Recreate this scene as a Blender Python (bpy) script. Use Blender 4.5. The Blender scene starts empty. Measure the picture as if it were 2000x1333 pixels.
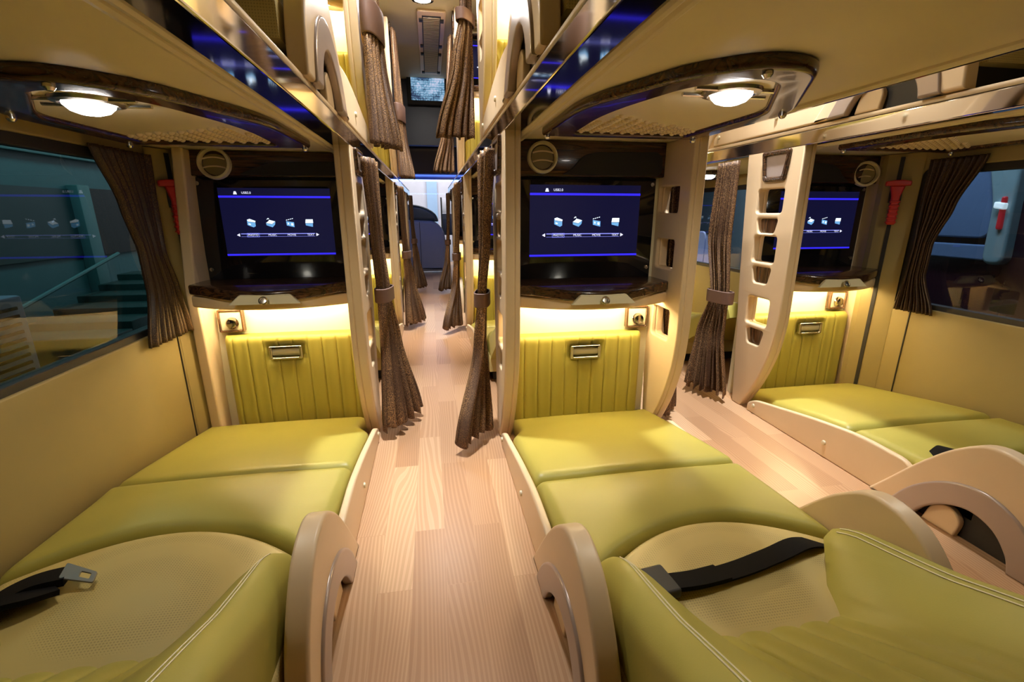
import bpy, bmesh, math, random
from mathutils import Vector, Matrix

# ------------------------------------------------------------------ scene, camera, world, exposure
scene = bpy.context.scene
COL = scene.collection
random.seed(7)
PITCH = math.atan(250 / 900.0)
YAW = math.atan(160 / math.hypot(900, 250))
cam_data = bpy.data.cameras.new('camera')
cam_data.sensor_width = 36.0
cam_data.lens = 900.0 / 2000.0 * 36.0
cam_data.clip_start = 0.02
cam = bpy.data.objects.new('camera', cam_data)
COL.objects.link(cam)
cam.location = (0, 0, 0.70)
cam.rotation_euler = (math.pi / 2 - PITCH, 0, -YAW)
scene.camera = cam

world = bpy.data.worlds.new('night')
scene.world = world
world.use_nodes = True
world.node_tree.nodes['Background'].inputs[0].default_value = (0.02, 0.035, 0.06, 1)
world.node_tree.nodes['Background'].inputs[1].default_value = 0.25

scene.view_settings.view_transform = 'Standard'
scene.view_settings.look = 'None'
scene.view_settings.gamma = 1.0
scene.view_settings.use_curve_mapping = False
scene.view_settings.exposure = 0.0
scene.cycles.use_denoising = True
scene.cycles.sample_clamp_indirect = 6.0
scene.cycles.max_bounces = 8
scene.cycles.diffuse_bounces = 4
scene.cycles.glossy_bounces = 4
scene.cycles.transmission_bounces = 6
scene.cycles.transparent_max_bounces = 8
scene.cycles.caustics_reflective = False
scene.cycles.caustics_refractive = False

WARM = (1.0, 0.72, 0.28)
LAMP_WHITE = (1.0, 0.88, 0.78)


def area_light(name, loc, rot, sx, sy, power, color):
    d = bpy.data.lights.new(name, 'AREA')
    d.shape = 'RECTANGLE'
    d.size, d.size_y, d.energy, d.color = sx, sy, power, color
    o = bpy.data.objects.new(name, d)
    COL.objects.link(o)
    o.location = loc
    o.rotation_euler = rot
    return o


# unseen fill lights added outside the coach to brighten what its windows show
area_light('fill_light_front', (0.1, 7.9, 3.6), (math.radians(40), 0, 0), 3.0, 1.0, 230, (0.95, 0.95, 1.0))
area_light('fill_light_left', (-2.2, 4.4, 3.0), (0, math.radians(30), 0), 0.6, 3.0, 62, (0.40, 0.85, 0.90))
area_light('fill_light_right', (2.6, 2.6, 2.8), (0, math.radians(-25), 0), 0.5, 2.0, 75, (0.70, 0.78, 1.0))

# ------------------------------------------------------------------ materials


def new_mat(name):
    m = bpy.data.materials.new(name)
    m.use_nodes = True
    nt = m.node_tree
    b = nt.nodes['Principled BSDF']
    return m, nt, b


def N(nt, t, **kw):
    n = nt.nodes.new(t)
    for k, v in kw.items():
        setattr(n, k, v)
    return n


def coords(nt, scale=(1, 1, 1), kind='Object', rot=(0, 0, 0)):
    tc = N(nt, 'ShaderNodeTexCoord')
    mp = N(nt, 'ShaderNodeMapping')
    mp.inputs['Scale'].default_value = scale
    mp.inputs['Rotation'].default_value = rot
    nt.links.new(tc.outputs[kind], mp.inputs[0])
    return mp.outputs[0]


def ramp(nt, src, stops):
    r = N(nt, 'ShaderNodeValToRGB')
    cr = r.color_ramp
    while len(cr.elements) > 1:
        cr.elements.remove(cr.elements[0])
    cr.elements[0].position = stops[0][0]
    cr.elements[0].color = (*stops[0][1], 1)
    for p, c in stops[1:]:
        e = cr.elements.new(p)
        e.color = (*c, 1)
    nt.links.new(src, r.inputs[0])
    return r.outputs[0]


def add_bump(nt, b, src, strength, dist=0.002):
    bp = N(nt, 'ShaderNodeBump')
    bp.inputs['Strength'].default_value = strength
    bp.inputs['Distance'].default_value = dist
    nt.links.new(src, bp.inputs['Height'])
    nt.links.new(bp.outputs[0], b.inputs['Normal'])


def plain(name, col, rough=0.5, metal=0.0, var=0.06, scale=8, bump=0.0, coat=0.0):
    """solid colour with a faint noise variation"""
    m, nt, b = new_mat(name)
    v = coords(nt)
    n = N(nt, 'ShaderNodeTexNoise')
    n.inputs['Scale'].default_value = scale
    n.inputs['Detail'].default_value = 4
    nt.links.new(v, n.inputs['Vector'])
    c2 = tuple(c * (1 - var) for c in col)
    out = ramp(nt, n.outputs[0], [(0.3, c2), (0.7, col)])
    nt.links.new(out, b.inputs['Base Color'])
    b.inputs['Roughness'].default_value = rough
    b.inputs['Metallic'].default_value = metal
    b.inputs['Coat Weight'].default_value = coat
    if bump:
        n2 = N(nt, 'ShaderNodeTexNoise')
        n2.inputs['Scale'].default_value = 350
        nt.links.new(v, n2.inputs['Vector'])
        add_bump(nt, b, n2.outputs[0], bump, 0.001)
    return m


def leather(name, col, rough=0.40, dots=False):
    m, nt, b = new_mat(name)
    v = coords(nt)
    n = N(nt, 'ShaderNodeTexNoise')
    n.inputs['Scale'].default_value = 5
    nt.links.new(v, n.inputs['Vector'])
    c2 = tuple(c * 0.9 for c in col)
    out = ramp(nt, n.outputs[0], [(0.35, c2), (0.7, col)])
    vo = N(nt, 'ShaderNodeTexVoronoi')
    if dots:
        vo.inputs['Randomness'].default_value = 0.0
        vo.inputs['Scale'].default_value = 230
        nt.links.new(v, vo.inputs['Vector'])
        hole = ramp(nt, vo.outputs['Distance'], [(0.22, (0, 0, 0)), (0.34, (1, 1, 1))])
        mx = N(nt, 'ShaderNodeMixRGB', blend_type='MULTIPLY')
        mx.inputs[0].default_value = 0.3
        nt.links.new(out, mx.inputs[1])
        nt.links.new(hole, mx.inputs[2])
        out = mx.outputs[0]
        add_bump(nt, b, hole, 0.3, 0.001)
    else:
        vo.inputs['Scale'].default_value = 420
        nt.links.new(v, vo.inputs['Vector'])
        add_bump(nt, b, vo.outputs['Distance'], 0.08, 0.0006)
    nt.links.new(out, b.inputs['Base Color'])
    b.inputs['Roughness'].default_value = rough
    b.inputs['Specular IOR Level'].default_value = 0.42
    return m


def wood(name, dark, light, scale=(3, 60, 60), rough=0.12, coat=0.6, rings=1.0):
    m, nt, b = new_mat(name)
    v = coords(nt, scale)
    n = N(nt, 'ShaderNodeTexNoise')
    n.inputs['Scale'].default_value = rings
    n.inputs['Detail'].default_value = 5
    n.inputs['Distortion'].default_value = 0.6
    nt.links.new(v, n.inputs['Vector'])
    out = ramp(nt, n.outputs[0], [(0.32, dark), (0.48, tuple((a + c) / 2 for a, c in zip(dark, light))), (0.55, dark), (0.70, light)])
    nt.links.new(out, b.inputs['Base Color'])
    b.inputs['Roughness'].default_value = rough
    b.inputs['Coat Weight'].default_value = coat
    b.inputs['Coat Roughness'].default_value = 0.05
    return m


def emit(name, col, strength, dark=False):
    m, nt, b = new_mat(name)
    b.inputs['Base Color'].default_value = (0.004, 0.004, 0.006, 1) if dark else (*[min(1, c) for c in col], 1)
    b.inputs['Specular IOR Level'].default_value = 0.25 if dark else 0.5
    b.inputs['Emission Color'].default_value = (*col, 1)
    b.inputs['Emission Strength'].default_value = strength
    b.inputs['Roughness'].default_value = 0.4
    return m


def make_floor_mat():
    m, nt, b = new_mat('laminate planks')
    tc = N(nt, 'ShaderNodeTexCoord')
    sep = N(nt, 'ShaderNodeSeparateXYZ')
    nt.links.new(tc.outputs['Object'], sep.inputs[0])
    cmb = N(nt, 'ShaderNodeCombineXYZ')
    nt.links.new(sep.outputs['Y'], cmb.inputs['X'])
    nt.links.new(sep.outputs['X'], cmb.inputs['Y'])
    br = N(nt, 'ShaderNodeTexBrick')
    br.offset = 0.37
    br.offset_frequency = 2
    br.inputs['Scale'].default_value = 1.0
    br.inputs['Brick Width'].default_value = 0.46
    br.inputs['Row Height'].default_value = 0.066
    br.inputs['Mortar Size'].default_value = 0.0005
    br.inputs['Mortar Smooth'].default_value = 0.3
    br.inputs['Bias'].default_value = 0.0
    br.inputs['Color1'].default_value = (0.0, 0.0, 0.0, 1)
    br.inputs['Color2'].default_value = (1.0, 1.0, 1.0, 1)
    br.inputs['Mortar'].default_value = (0.35, 0.35, 0.35, 1)
    nt.links.new(cmb.outputs[0], br.inputs['Vector'])
    # grain: fine lines along the plank, bent by a stretched noise and shifted per plank
    mul = N(nt, 'ShaderNodeVectorMath', operation='MULTIPLY')
    mul.inputs[1].default_value = (0.9, 5.5, 1)
    nt.links.new(cmb.outputs[0], mul.inputs[0])
    addv = N(nt, 'ShaderNodeVectorMath', operation='ADD')
    nt.links.new(mul.outputs[0], addv.inputs[0])
    sc = N(nt, 'ShaderNodeVectorMath', operation='SCALE')
    sc.inputs['Scale'].default_value = 13.0
    nt.links.new(br.outputs['Color'], sc.inputs[0])
    nt.links.new(sc.outputs[0], addv.inputs[1])
    nz = N(nt, 'ShaderNodeTexNoise')
    nz.inputs['Scale'].default_value = 1.0
    nz.inputs['Detail'].default_value = 1.5
    nt.links.new(addv.outputs[0], nz.inputs['Vector'])
    mth = N(nt, 'ShaderNodeMath', operation='MULTIPLY')
    mth.inputs[1].default_value = 140.0
    nt.links.new(nz.outputs[0], mth.inputs[0])
    lin = N(nt, 'ShaderNodeMath', operation='MULTIPLY_ADD')
    lin.inputs[1].default_value = 760.0
    nt.links.new(sep.outputs['X'], lin.inputs[0])
    nt.links.new(mth.outputs[0], lin.inputs[2])
    sn = N(nt, 'ShaderNodeMath', operation='SINE')
    nt.links.new(lin.outputs[0], sn.inputs[0])
    grain = ramp(nt, sn.outputs[0], [(0.0, (0.85, 0.79, 0.73)), (0.30, (0.97, 0.95, 0.93)), (0.6, (1, 1, 1)), (1.0, (0.97, 0.95, 0.93))])
    tone = ramp(nt, br.outputs['Color'], [(0.0, (0.49, 0.29, 0.16)), (0.5, (0.59, 0.365, 0.21)), (1.0, (0.70, 0.47, 0.285))])
    mx = N(nt, 'ShaderNodeMixRGB', blend_type='MULTIPLY')
    mx.inputs[0].default_value = 1.0
    nt.links.new(tone, mx.inputs[1])
    nt.links.new(grain, mx.inputs[2])
    nt.links.new(mx.outputs[0], b.inputs['Base Color'])
    b.inputs['Roughness'].default_value = 0.32
    b.inputs['Specular IOR Level'].default_value = 0.45
    return m


def make_curtain_mat(name, base, gold, amount):
    m, nt, b = new_mat(name)
    v = coords(nt, (900, 900, 260))
    n = N(nt, 'ShaderNodeTexNoise')
    n.inputs['Scale'].default_value = 1.0
    n.inputs['Detail'].default_value = 3
    nt.links.new(v, n.inputs['Vector'])
    fac = ramp(nt, n.outputs[0], [(0.50 - amount, (0, 0, 0)), (0.62 - amount * .5, (1, 1, 1))])
    v2 = coords(nt, (14, 14, 2.5))
    n2 = N(nt, 'ShaderNodeTexNoise')
    n2.inputs['Scale'].default_value = 1.0
    nt.links.new(v2, n2.inputs['Vector'])
    patch = ramp(nt, n2.outputs[0], [(0.38, (0.25, 0.25, 0.25)), (0.6, (1, 1, 1))])
    mm = N(nt, 'ShaderNodeMixRGB', blend_type='MULTIPLY')
    mm.inputs[0].default_value = 1.0
    nt.links.new(fac, mm.inputs[1])
    nt.links.new(patch, mm.inputs[2])
    mx = N(nt, 'ShaderNodeMixRGB')
    nt.links.new(mm.outputs[0], mx.inputs[0])
    mx.inputs[1].default_value = (*base, 1)
    mx.inputs[2].default_value = (*gold, 1)
    nt.links.new(mx.outputs[0], b.inputs['Base Color'])
    ml = N(nt, 'ShaderNodeMath', operation='MULTIPLY')
    ml.inputs[1].default_value = 0.55
    nt.links.new(mm.outputs[0], ml.inputs[0])
    nt.links.new(ml.outputs[0], b.inputs['Metallic'])
    b.inputs['Roughness'].default_value = 0.48
    add_bump(nt, b, n.outputs[0], 0.35, 0.001)
    return m


def make_glass(name, tint, gloss=1.0):
    m = bpy.data.materials.new(name)
    m.use_nodes = True
    nt = m.node_tree
    nt.nodes.clear()
    out = N(nt, 'ShaderNodeOutputMaterial')
    tr = N(nt, 'ShaderNodeBsdfTransparent')
    tr.inputs[0].default_value = (*tint, 1)
    gl = N(nt, 'ShaderNodeBsdfGlossy')
    gl.inputs['Roughness'].default_value = 0.02
    gl.inputs[0].default_value = (gloss, gloss, gloss, 1)
    fr = N(nt, 'ShaderNodeFresnel')
    fr.inputs['IOR'].default_value = 1.55
    mx = N(nt, 'ShaderNodeMixShader')
    # the pane reflects at its outer skin only: no internal reflection where the ray leaves it
    ge = N(nt, 'ShaderNodeNewGeometry')
    fm = N(nt, 'ShaderNodeMath', operation='SUBTRACT')
    fm.use_clamp = True
    nt.links.new(fr.outputs[0], fm.inputs[0])
    nt.links.new(ge.outputs['Backfacing'], fm.inputs[1])
    nt.links.new(fm.outputs[0], mx.inputs[0])
    nt.links.new(tr.outputs[0], mx.inputs[1])
    nt.links.new(gl.outputs[0], mx.inputs[2])
    nt.links.new(mx.outputs[0], out.inputs[0])
    return m


M = {}
M['beige'] = plain('beige moulded plastic', (0.80, 0.61, 0.39), 0.36, var=0.05)
M['soffit'] = plain('beige soffit board', (0.82, 0.71, 0.50), 0.42, var=0.05)
M['dimple'] = plain('glossy dimpled plastic', (0.72, 0.57, 0.36), 0.12, coat=0.8)
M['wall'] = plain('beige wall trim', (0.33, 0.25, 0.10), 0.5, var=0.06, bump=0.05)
M['ceil'] = plain('grey beige ceiling', (0.62, 0.56, 0.40), 0.6)
M['cream'] = plain('cream niche board', (0.85, 0.77, 0.55), 0.45, var=0.04)
M['leather'] = leather('olive yellow leather', (0.435, 0.385, 0.080))
M['perf'] = leather('perforated leather', (0.62, 0.49, 0.19), 0.42, dots=True)
M['wood'] = wood('dark walnut gloss', (0.018, 0.008, 0.004), (0.14, 0.065, 0.028), rough=0.22, coat=0.35)
M['woodv'] = wood('walnut insert', (0.035, 0.014, 0.006), (0.28, 0.14, 0.06), scale=(60, 60, 3), rough=0.2)
M['mesh_black'] = plain('black speaker cloth', (0.012, 0.011, 0.012), 0.75, bump=0.4)
M['black'] = plain('gloss black glass', (0.008, 0.008, 0.010), 0.08, coat=0.5)
M['dark'] = plain('black matte', (0.02, 0.018, 0.016), 0.6)
M['belt'] = plain('black webbing', (0.004, 0.0035, 0.005), 0.9, bump=0.0)
M['belt'].node_tree.nodes['Principled BSDF'].inputs['Specular IOR Level'].default_value = 0.15
M['chrome'] = plain('polished chrome', (0.62, 0.60, 0.57), 0.06, 1.0, var=0.02)
M['satin'] = plain('satin chrome', (0.72, 0.68, 0.60), 0.22, 1.0, var=0.05)
M['steel'] = plain('dull steel', (0.20, 0.19, 0.18), 0.5, 0.7)
M['silver'] = plain('silver grey plastic', (0.42, 0.34, 0.30), 0.28, 0.25, var=0.04)
M['ivory'] = plain('ivory plastic', (0.78, 0.70, 0.48), 0.35)
M['vent'] = plain('olive vent plastic', (0.30, 0.23, 0.09), 0.45)
M['red'] = plain('red plastic', (0.55, 0.02, 0.015), 0.35)
M['curtain'] = make_curtain_mat('brown lurex curtain', (0.050, 0.020, 0.011), (0.58, 0.35, 0.16), 0.012)
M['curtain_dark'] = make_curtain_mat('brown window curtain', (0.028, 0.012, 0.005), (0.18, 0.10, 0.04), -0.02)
M['tie'] = plain('rose brown band', (0.17, 0.095, 0.07), 0.6, bump=0.3)
M['floor'] = make_floor_mat()
M['glass_clear'] = make_glass('clear windscreen glass', (0.93, 0.95, 0.96))
M['glass'] = make_glass('tinted window glass', (0.70, 0.76, 0.76))
M['lamp'] = emit('lamp lens', (1.0, 0.92, 0.86), 30)
M['lamp_ceiling'] = emit('aisle lamp lens', (1.0, 0.95, 0.92), 650)
M['led'] = emit('warm led strip', (1.0, 0.80, 0.44), 95)
M['display'] = emit('screen background', (0.005, 0.005, 0.030), 1.0, True)
M['bar_blue'] = emit('screen blue bar', (0.03, 0.02, 0.95), 1.3)
M['line_blue'] = emit('screen pale blue line', (0.25, 0.28, 0.95), 1.0)
M['icon_white'] = emit('screen icon white', (0.75, 0.88, 1.0), 1.3)
M['icon_blue'] = emit('screen icon blue', (0.16, 0.42, 0.80), 1.0)
M['text'] = emit('screen lettering', (0.75, 0.78, 1.0), 1.2)

# ------------------------------------------------------------------ geometry helpers


def tag(o, label=None, cat=None, group=None, kind=None):
    if label:
        o['label'] = label
    if cat:
        o['category'] = cat
    if group:
        o['group'] = group
    if kind:
        o['kind'] = kind
    return o


def thing(name, label, cat, loc=(0, 0, 0), group=None):
    o = bpy.data.objects.new(name, None)
    o.empty_display_size = 0.05
    COL.objects.link(o)
    o.location = loc
    return tag(o, label, cat, group)


def finish(bm, name, mat, parent=None, smooth=35, recalc=True):
    if recalc:
        bmesh.ops.recalc_face_normals(bm, faces=bm.faces)
    me = bpy.data.meshes.new(name)
    bm.to_mesh(me)
    bm.free()
    if mat is not None:
        me.materials.append(mat)
    if smooth:
        for p in me.polygons:
            p.use_smooth = True
        me.set_sharp_from_angle(angle=math.radians(smooth))
    o = bpy.data.objects.new(name, me)
    COL.objects.link(o)
    if parent:
        o.parent = parent
    return o


def struct(o, kind='structure'):
    o['kind'] = kind
    return o


def add_box(bm, x0, x1, y0, y1, z0, z1, bev=0.0, seg=2):
    if x0 > x1:
        x0, x1 = x1, x0
    vs = [bm.verts.new(p) for p in ((x0, y0, z0), (x1, y0, z0), (x1, y1, z0), (x0, y1, z0),
                                    (x0, y0, z1), (x1, y0, z1), (x1, y1, z1), (x0, y1, z1))]
    fs = [bm.faces.new([vs[i] for i in q]) for q in ((3, 2, 1, 0), (4, 5, 6, 7), (0, 1, 5, 4), (1, 2, 6, 5), (2, 3, 7, 6), (3, 0, 4, 7))]
    if bev:
        es = list({e for f in fs for e in f.edges})
        bmesh.ops.bevel(bm, geom=es, offset=bev, segments=seg, affect='EDGES', profile=0.5)


def box(name, x0, x1, y0, y1, z0, z1, mat, parent=None, bev=0.0, seg=2):
    bm = bmesh.new()
    add_box(bm, x0, x1, y0, y1, z0, z1, bev, seg)
    return finish(bm, name, mat, parent)


def round_poly(pts, r, n=5):
    """round the corners of a closed polygon; r is a number or one per corner"""
    out = []
    L = len(pts)
    for i, p in enumerate(pts):
        ri = r[i] if isinstance(r, (list, tuple)) else r
        a, b = Vector(pts[i - 1]), Vector(pts[(i + 1) % L])
        p = Vector(p)
        if ri <= 0:
            out.append(tuple(p))
            continue
        da, db = a - p, b - p
        k = min(ri, da.length * 0.48, db.length * 0.48)
        pa, pb = p + da.normalized() * k, p + db.normalized() * k
        for j in range(n + 1):
            t = j / n
            q = pa * (1 - t) ** 2 + p * 2 * t * (1 - t) + pb * t * t
            out.append(tuple(q))
    return out


def spline_pts(pts, n=6, closed=False):
    """Catmull-Rom through the points"""
    P = [Vector(p) for p in pts]
    L = len(P)
    out = []
    for i in range(L if closed else L - 1):
        p0 = P[i - 1] if (closed or i > 0) else P[0]
        p1 = P[i]
        p2 = P[(i + 1) % L]
        p3 = P[(i + 2) % L] if (closed or i + 2 < L) else P[-1]
        for j in range(n):
            t = j / n
            out.append(tuple(0.5 * ((2 * p1) + (p2 - p0) * t + (2 * p0 - 5 * p1 + 4 * p2 - p3) * t * t + (3 * p1 - p0 - 3 * p2 + p3) * t ** 3)))
    if not closed:
        out.append(tuple(P[-1]))
    return out


def plate_mesh(outer, holes, thick, bev, mapfn):
    """flat outline with holes, given a thickness and rounded edges, mapped into 3-D by mapfn(a, b, c)"""
    cu = bpy.data.curves.new('outline', 'CURVE')
    cu.dimensions = '2D'
    cu.fill_mode = 'BOTH'
    cu.extrude = max(thick / 2 - bev, 0.0001)
    cu.bevel_depth = bev
    cu.bevel_resolution = 2
    cu.offset = -bev
    for ring in [outer] + list(holes):
        s = cu.splines.new('POLY')
        s.points.add(len(ring) - 1)
        for i, p in enumerate(ring):
            s.points[i].co = (p[0], p[1], 0, 1)
        s.use_cyclic_u = True
    ob = bpy.data.objects.new('outline', cu)
    COL.objects.link(ob)
    bpy.context.view_layer.update()
    dg = bpy.context.evaluated_depsgraph_get()
    me = bpy.data.meshes.new_from_object(ob.evaluated_get(dg))
    COL.objects.unlink(ob)
    bpy.data.objects.remove(ob)
    bpy.data.curves.remove(cu)
    for v in me.vertices:
        v.co = mapfn(*v.co)
    bm = bmesh.new()
    bm.from_mesh(me)
    bpy.data.meshes.remove(me)
    bmesh.ops.remove_doubles(bm, verts=bm.verts, dist=1e-5)
    return bm


def plate(name, outer, holes, thick, bev, mapfn, mat, parent=None, smooth=40):
    o = finish(plate_mesh(outer, holes, thick, bev, mapfn), name, mat, parent, smooth)
    w = o.modifiers.new('flat face normals', 'WEIGHTED_NORMAL')
    w.keep_sharp = True
    w.weight = 90
    return o


def add_tube(bm, pts, r, n=8, flat=None, caps=True):
    """sweep a round (or flattened) section along a polyline"""
    P = [Vector(p) for p in pts]
    rings = []
    up0 = Vector((0.13, 0.07, 1)).normalized()
    for i, p in enumerate(P):
        t = (P[min(i + 1, len(P) - 1)] - P[max(i - 1, 0)]).normalized()
        a = t.cross(up0)
        if a.length < 1e-3:
            a = t.cross(Vector((1, 0, 0)))
        a.normalize()
        b = t.cross(a).normalized()
        ri = r[i] if isinstance(r, (list, tuple)) else r
        ring = []
        for k in range(n):
            th = 2 * math.pi * k / n
            ra, rb = (ri, ri) if flat is None else flat
            ring.append(bm.verts.new(p + a * math.cos(th) * ra + b * math.sin(th) * rb))
        rings.append(ring)
    for i in range(len(rings) - 1):
        for k in range(n):
            bm.faces.new((rings[i][k], rings[i][(k + 1) % n], rings[i + 1][(k + 1) % n], rings[i + 1][k]))
    if caps:
        bm.faces.new(rings[0])
        bm.faces.new(rings[-1][::-1])


def tube(name, pts, r, mat, parent=None, n=8, flat=None):
    bm = bmesh.new()
    add_tube(bm, pts, r, n, flat)
    return finish(bm, name, mat, parent)


def add_lathe(bm, prof, origin, axis, n=24):
    """revolve (radius, height) pairs round an axis through origin"""
    o = Vector(origin)
    ax = Vector(axis).normalized()
    a = ax.orthogonal().normalized()
    b = ax.cross(a)
    rings = []
    for r, h in prof:
        if r < 1e-6:
            rings.append([bm.verts.new(o + ax * h)])
        else:
            rings.append([bm.verts.new(o + ax * h + (a * math.cos(2 * math.pi * k / n) + b * math.sin(2 * math.pi * k / n)) * r) for k in range(n)])
    for i in range(len(rings) - 1):
        A, B = rings[i], rings[i + 1]
        for k in range(n):
            k2 = (k + 1) % n
            if len(A) == 1 and len(B) == 1:
                continue
            if len(A) == 1:
                bm.faces.new((A[0], B[k], B[k2]))
            elif len(B) == 1:
                bm.faces.new((A[k], B[0], A[k2]))
            else:
                bm.faces.new((A[k], B[k], B[k2], A[k2]))


def lathe(name, prof, origin, axis, mat, parent=None, n=24):
    bm = bmesh.new()
    add_lathe(bm, prof, origin, axis, n)
    return finish(bm, name, mat, parent)


def grid_bm(nu, nv, f, bm=None):
    bm = bm or bmesh.new()
    g = [[bm.verts.new(f(i / nu, j / nv)) for j in range(nv + 1)] for i in range(nu + 1)]
    for i in range(nu):
        for j in range(nv):
            bm.faces.new((g[i][j], g[i + 1][j], g[i + 1][j + 1], g[i][j + 1]))
    return bm, g


def rim(g):
    nu, nv = len(g) - 1, len(g[0]) - 1
    return [g[i][0] for i in range(nu)] + [g[nu][j] for j in range(nv)] + [g[i][nv] for i in range(nu, 0, -1)] + [g[0][j] for j in range(nv, 0, -1)]


def close_to(bm, g, f):
    """skirt from the border of grid g to f(vert.co), closed by one face"""
    r = rim(g)
    low = [bm.verts.new(f(v.co.copy())) for v in r]
    n = len(r)
    for i in range(n):
        bm.faces.new((r[i], low[i], low[(i + 1) % n], r[(i + 1) % n]))
    bm.faces.new(low)


def fillet(d, r):
    d = min(max(d, 0), r)
    return r - math.sqrt(max(r * r - (r - d) ** 2, 0))


def csample(t):
    return 0.5 - 0.5 * math.cos(math.pi * t)


def text_bm(s, size, origin, xdir=1, font_align='CENTER', thick=0.0004):
    """lettering on a plane facing -Y"""
    cu = bpy.data.curves.new('lettering', 'FONT')
    cu.body = s
    cu.size = size
    cu.align_x = font_align
    cu.align_y = 'CENTER'
    ob = bpy.data.objects.new('lettering', cu)
    COL.objects.link(ob)
    bpy.context.view_layer.update()
    dg = bpy.context.evaluated_depsgraph_get()
    me = bpy.data.meshes.new_from_object(ob.evaluated_get(dg))
    COL.objects.unlink(ob)
    bpy.data.objects.remove(ob)
    bpy.data.curves.remove(cu)
    o = Vector(origin)
    for v in me.vertices:
        v.co = Vector((o.x + v.co.x, o.y - thick, o.z + v.co.y))
    bm = bmesh.new()
    bm.from_mesh(me)
    bpy.data.meshes.remove(me)
    return bm


def merge(bm, other):
    me = bpy.data.meshes.new('tmp')
    other.to_mesh(me)
    other.free()
    bm.from_mesh(me)
    bpy.data.meshes.remove(me)


def poly_xz(bm, pts, y):
    """a thin prism facing -Y from (x, z) points"""
    a = [bm.verts.new((x, y, z)) for x, z in pts]
    b = [bm.verts.new((x, y + 0.0003, z)) for x, z in pts]
    n = len(pts)
    bm.faces.new(a)
    bm.faces.new(b[::-1])
    for i in range(n):
        bm.faces.new((a[i], b[i], b[(i + 1) % n], a[(i + 1) % n]))


KIDS = {}


def copy_tree(o, parent=None):
    c = o.copy()
    COL.objects.link(c)
    if parent is not None:
        c.parent = parent
        c.matrix_parent_inverse = o.matrix_parent_inverse.copy()
    for ch in list(o.children):
        copy_tree(ch, c)
    return c


def repeat(o, dy, dz, label, dx=0.0):
    c = copy_tree(o)
    c.location = Vector(o.location) + Vector((dx, dy, dz))
    c['label'] = label
    return c


# ------------------------------------------------------------------ layout
XL, XM, XR = -0.195, 0.190, 1.120      # aisle faces of the left, middle and right berths
WL, WM, WR = 0.53, 0.555, 0.53          # their widths
YL, YM, YR = 1.32, 1.22, 1.32          # front of their foot consoles
PITCH_Y = 1.45
UP_Y, UP_Z = 0.40, 0.93
WALL_L, WALL_R = -0.75, 1.65
CEIL = 1.84
Y_BACK, Y_FRONT = -1.0, 6.9

# ------------------------------------------------------------------ shell
box('floor', WALL_L - 0.1, WALL_R + 0.1, Y_BACK, Y_FRONT + 0.1, -0.04, 0.0, M['floor'])['kind'] = 'structure'
box('ceiling', WALL_L - 0.1, WALL_R + 0.1, Y_BACK, Y_FRONT - 1.0, CEIL, CEIL + 0.05, M['ceil'])['kind'] = 'structure'
box('wall_back', WALL_L - 0.1, WALL_R + 0.1, Y_BACK - 0.06, Y_BACK, 0, CEIL, M['wall'])['kind'] = 'structure'


def side_wall(name, X, s):
    holes = []
    for a, b in ((-0.6, 1.49 if s < 0 else 1.40), (1.98, 2.87), (3.43, 4.32)):
        holes.append(round_poly([(a, 0.385), (b, 0.385), (b, 0.845), (a, 0.845)], 0.03))
    outer = [(Y_BACK, 0), (Y_FRONT, 0), (Y_FRONT, CEIL), (Y_BACK, CEIL)]
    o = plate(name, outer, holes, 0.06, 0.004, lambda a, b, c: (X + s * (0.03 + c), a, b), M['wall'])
    o['kind'] = 'structure'


side_wall('wall_left', WALL_L, -1)
side_wall('wall_right', WALL_R, 1)


def window(name, X, s, a, b):
    ring_o = round_poly([(a - 0.01, 0.375), (b + 0.01, 0.375), (b + 0.01, 0.855), (a - 0.01, 0.855)], 0.04)
    ring_i = round_poly([(a + 0.02, 0.402), (b - 0.02, 0.402), (b - 0.02, 0.822), (a + 0.02, 0.822)], 0.03)
    f = plate(name, ring_o, [ring_i], 0.03, 0.003, lambda p, q, c: (X + s * (0.022 + c), p, q), M['dark'])
    f['kind'] = 'structure'
    g = box('window_glass', X + s * 0.018, X + s * 0.022, a + 0.015, b - 0.015, 0.398, 0.826, M['glass'], f)
    return f


window('window_1', WALL_L, -1, -0.6, 1.49)
window('window_2', WALL_R, 1, -0.6, 1.40)
window('window_3', WALL_R, 1, 1.98, 2.87)
window('window_4', WALL_L, -1, 1.98, 2.87)
window('window_5', WALL_R, 1, 3.43, 4.32)
window('window_6', WALL_L, -1, 3.43, 4.32)


# berth decks: soffit boards seen from below, with a rounded bead along their aisle edges
def deck(name, x0, x1, z, bead):
    bm = bmesh.new()
    add_box(bm, x0, x1, Y_BACK + 0.01, 5.0, z, z + 0.035, 0.003)
    for bx in bead:
        add_tube(bm, [(bx, Y_BACK + 0.01, z), (bx, 5.0, z)], 0.008, 10)
    return struct(finish(bm, name, M['soffit']))


ZL, ZM, ZR = 0.874, 0.902, 0.900
deck('ceiling_left', WALL_L, XL - 0.045, ZL, [XL - 0.055, XL - 0.072])
deck('ceiling_middle', XM + 0.045, 0.728, ZM, [XM + 0.055, XM + 0.070, 0.720])
deck('ceiling_right', XR + 0.035, WALL_R, ZR, [XR + 0.045, XR + 0.062])


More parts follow.
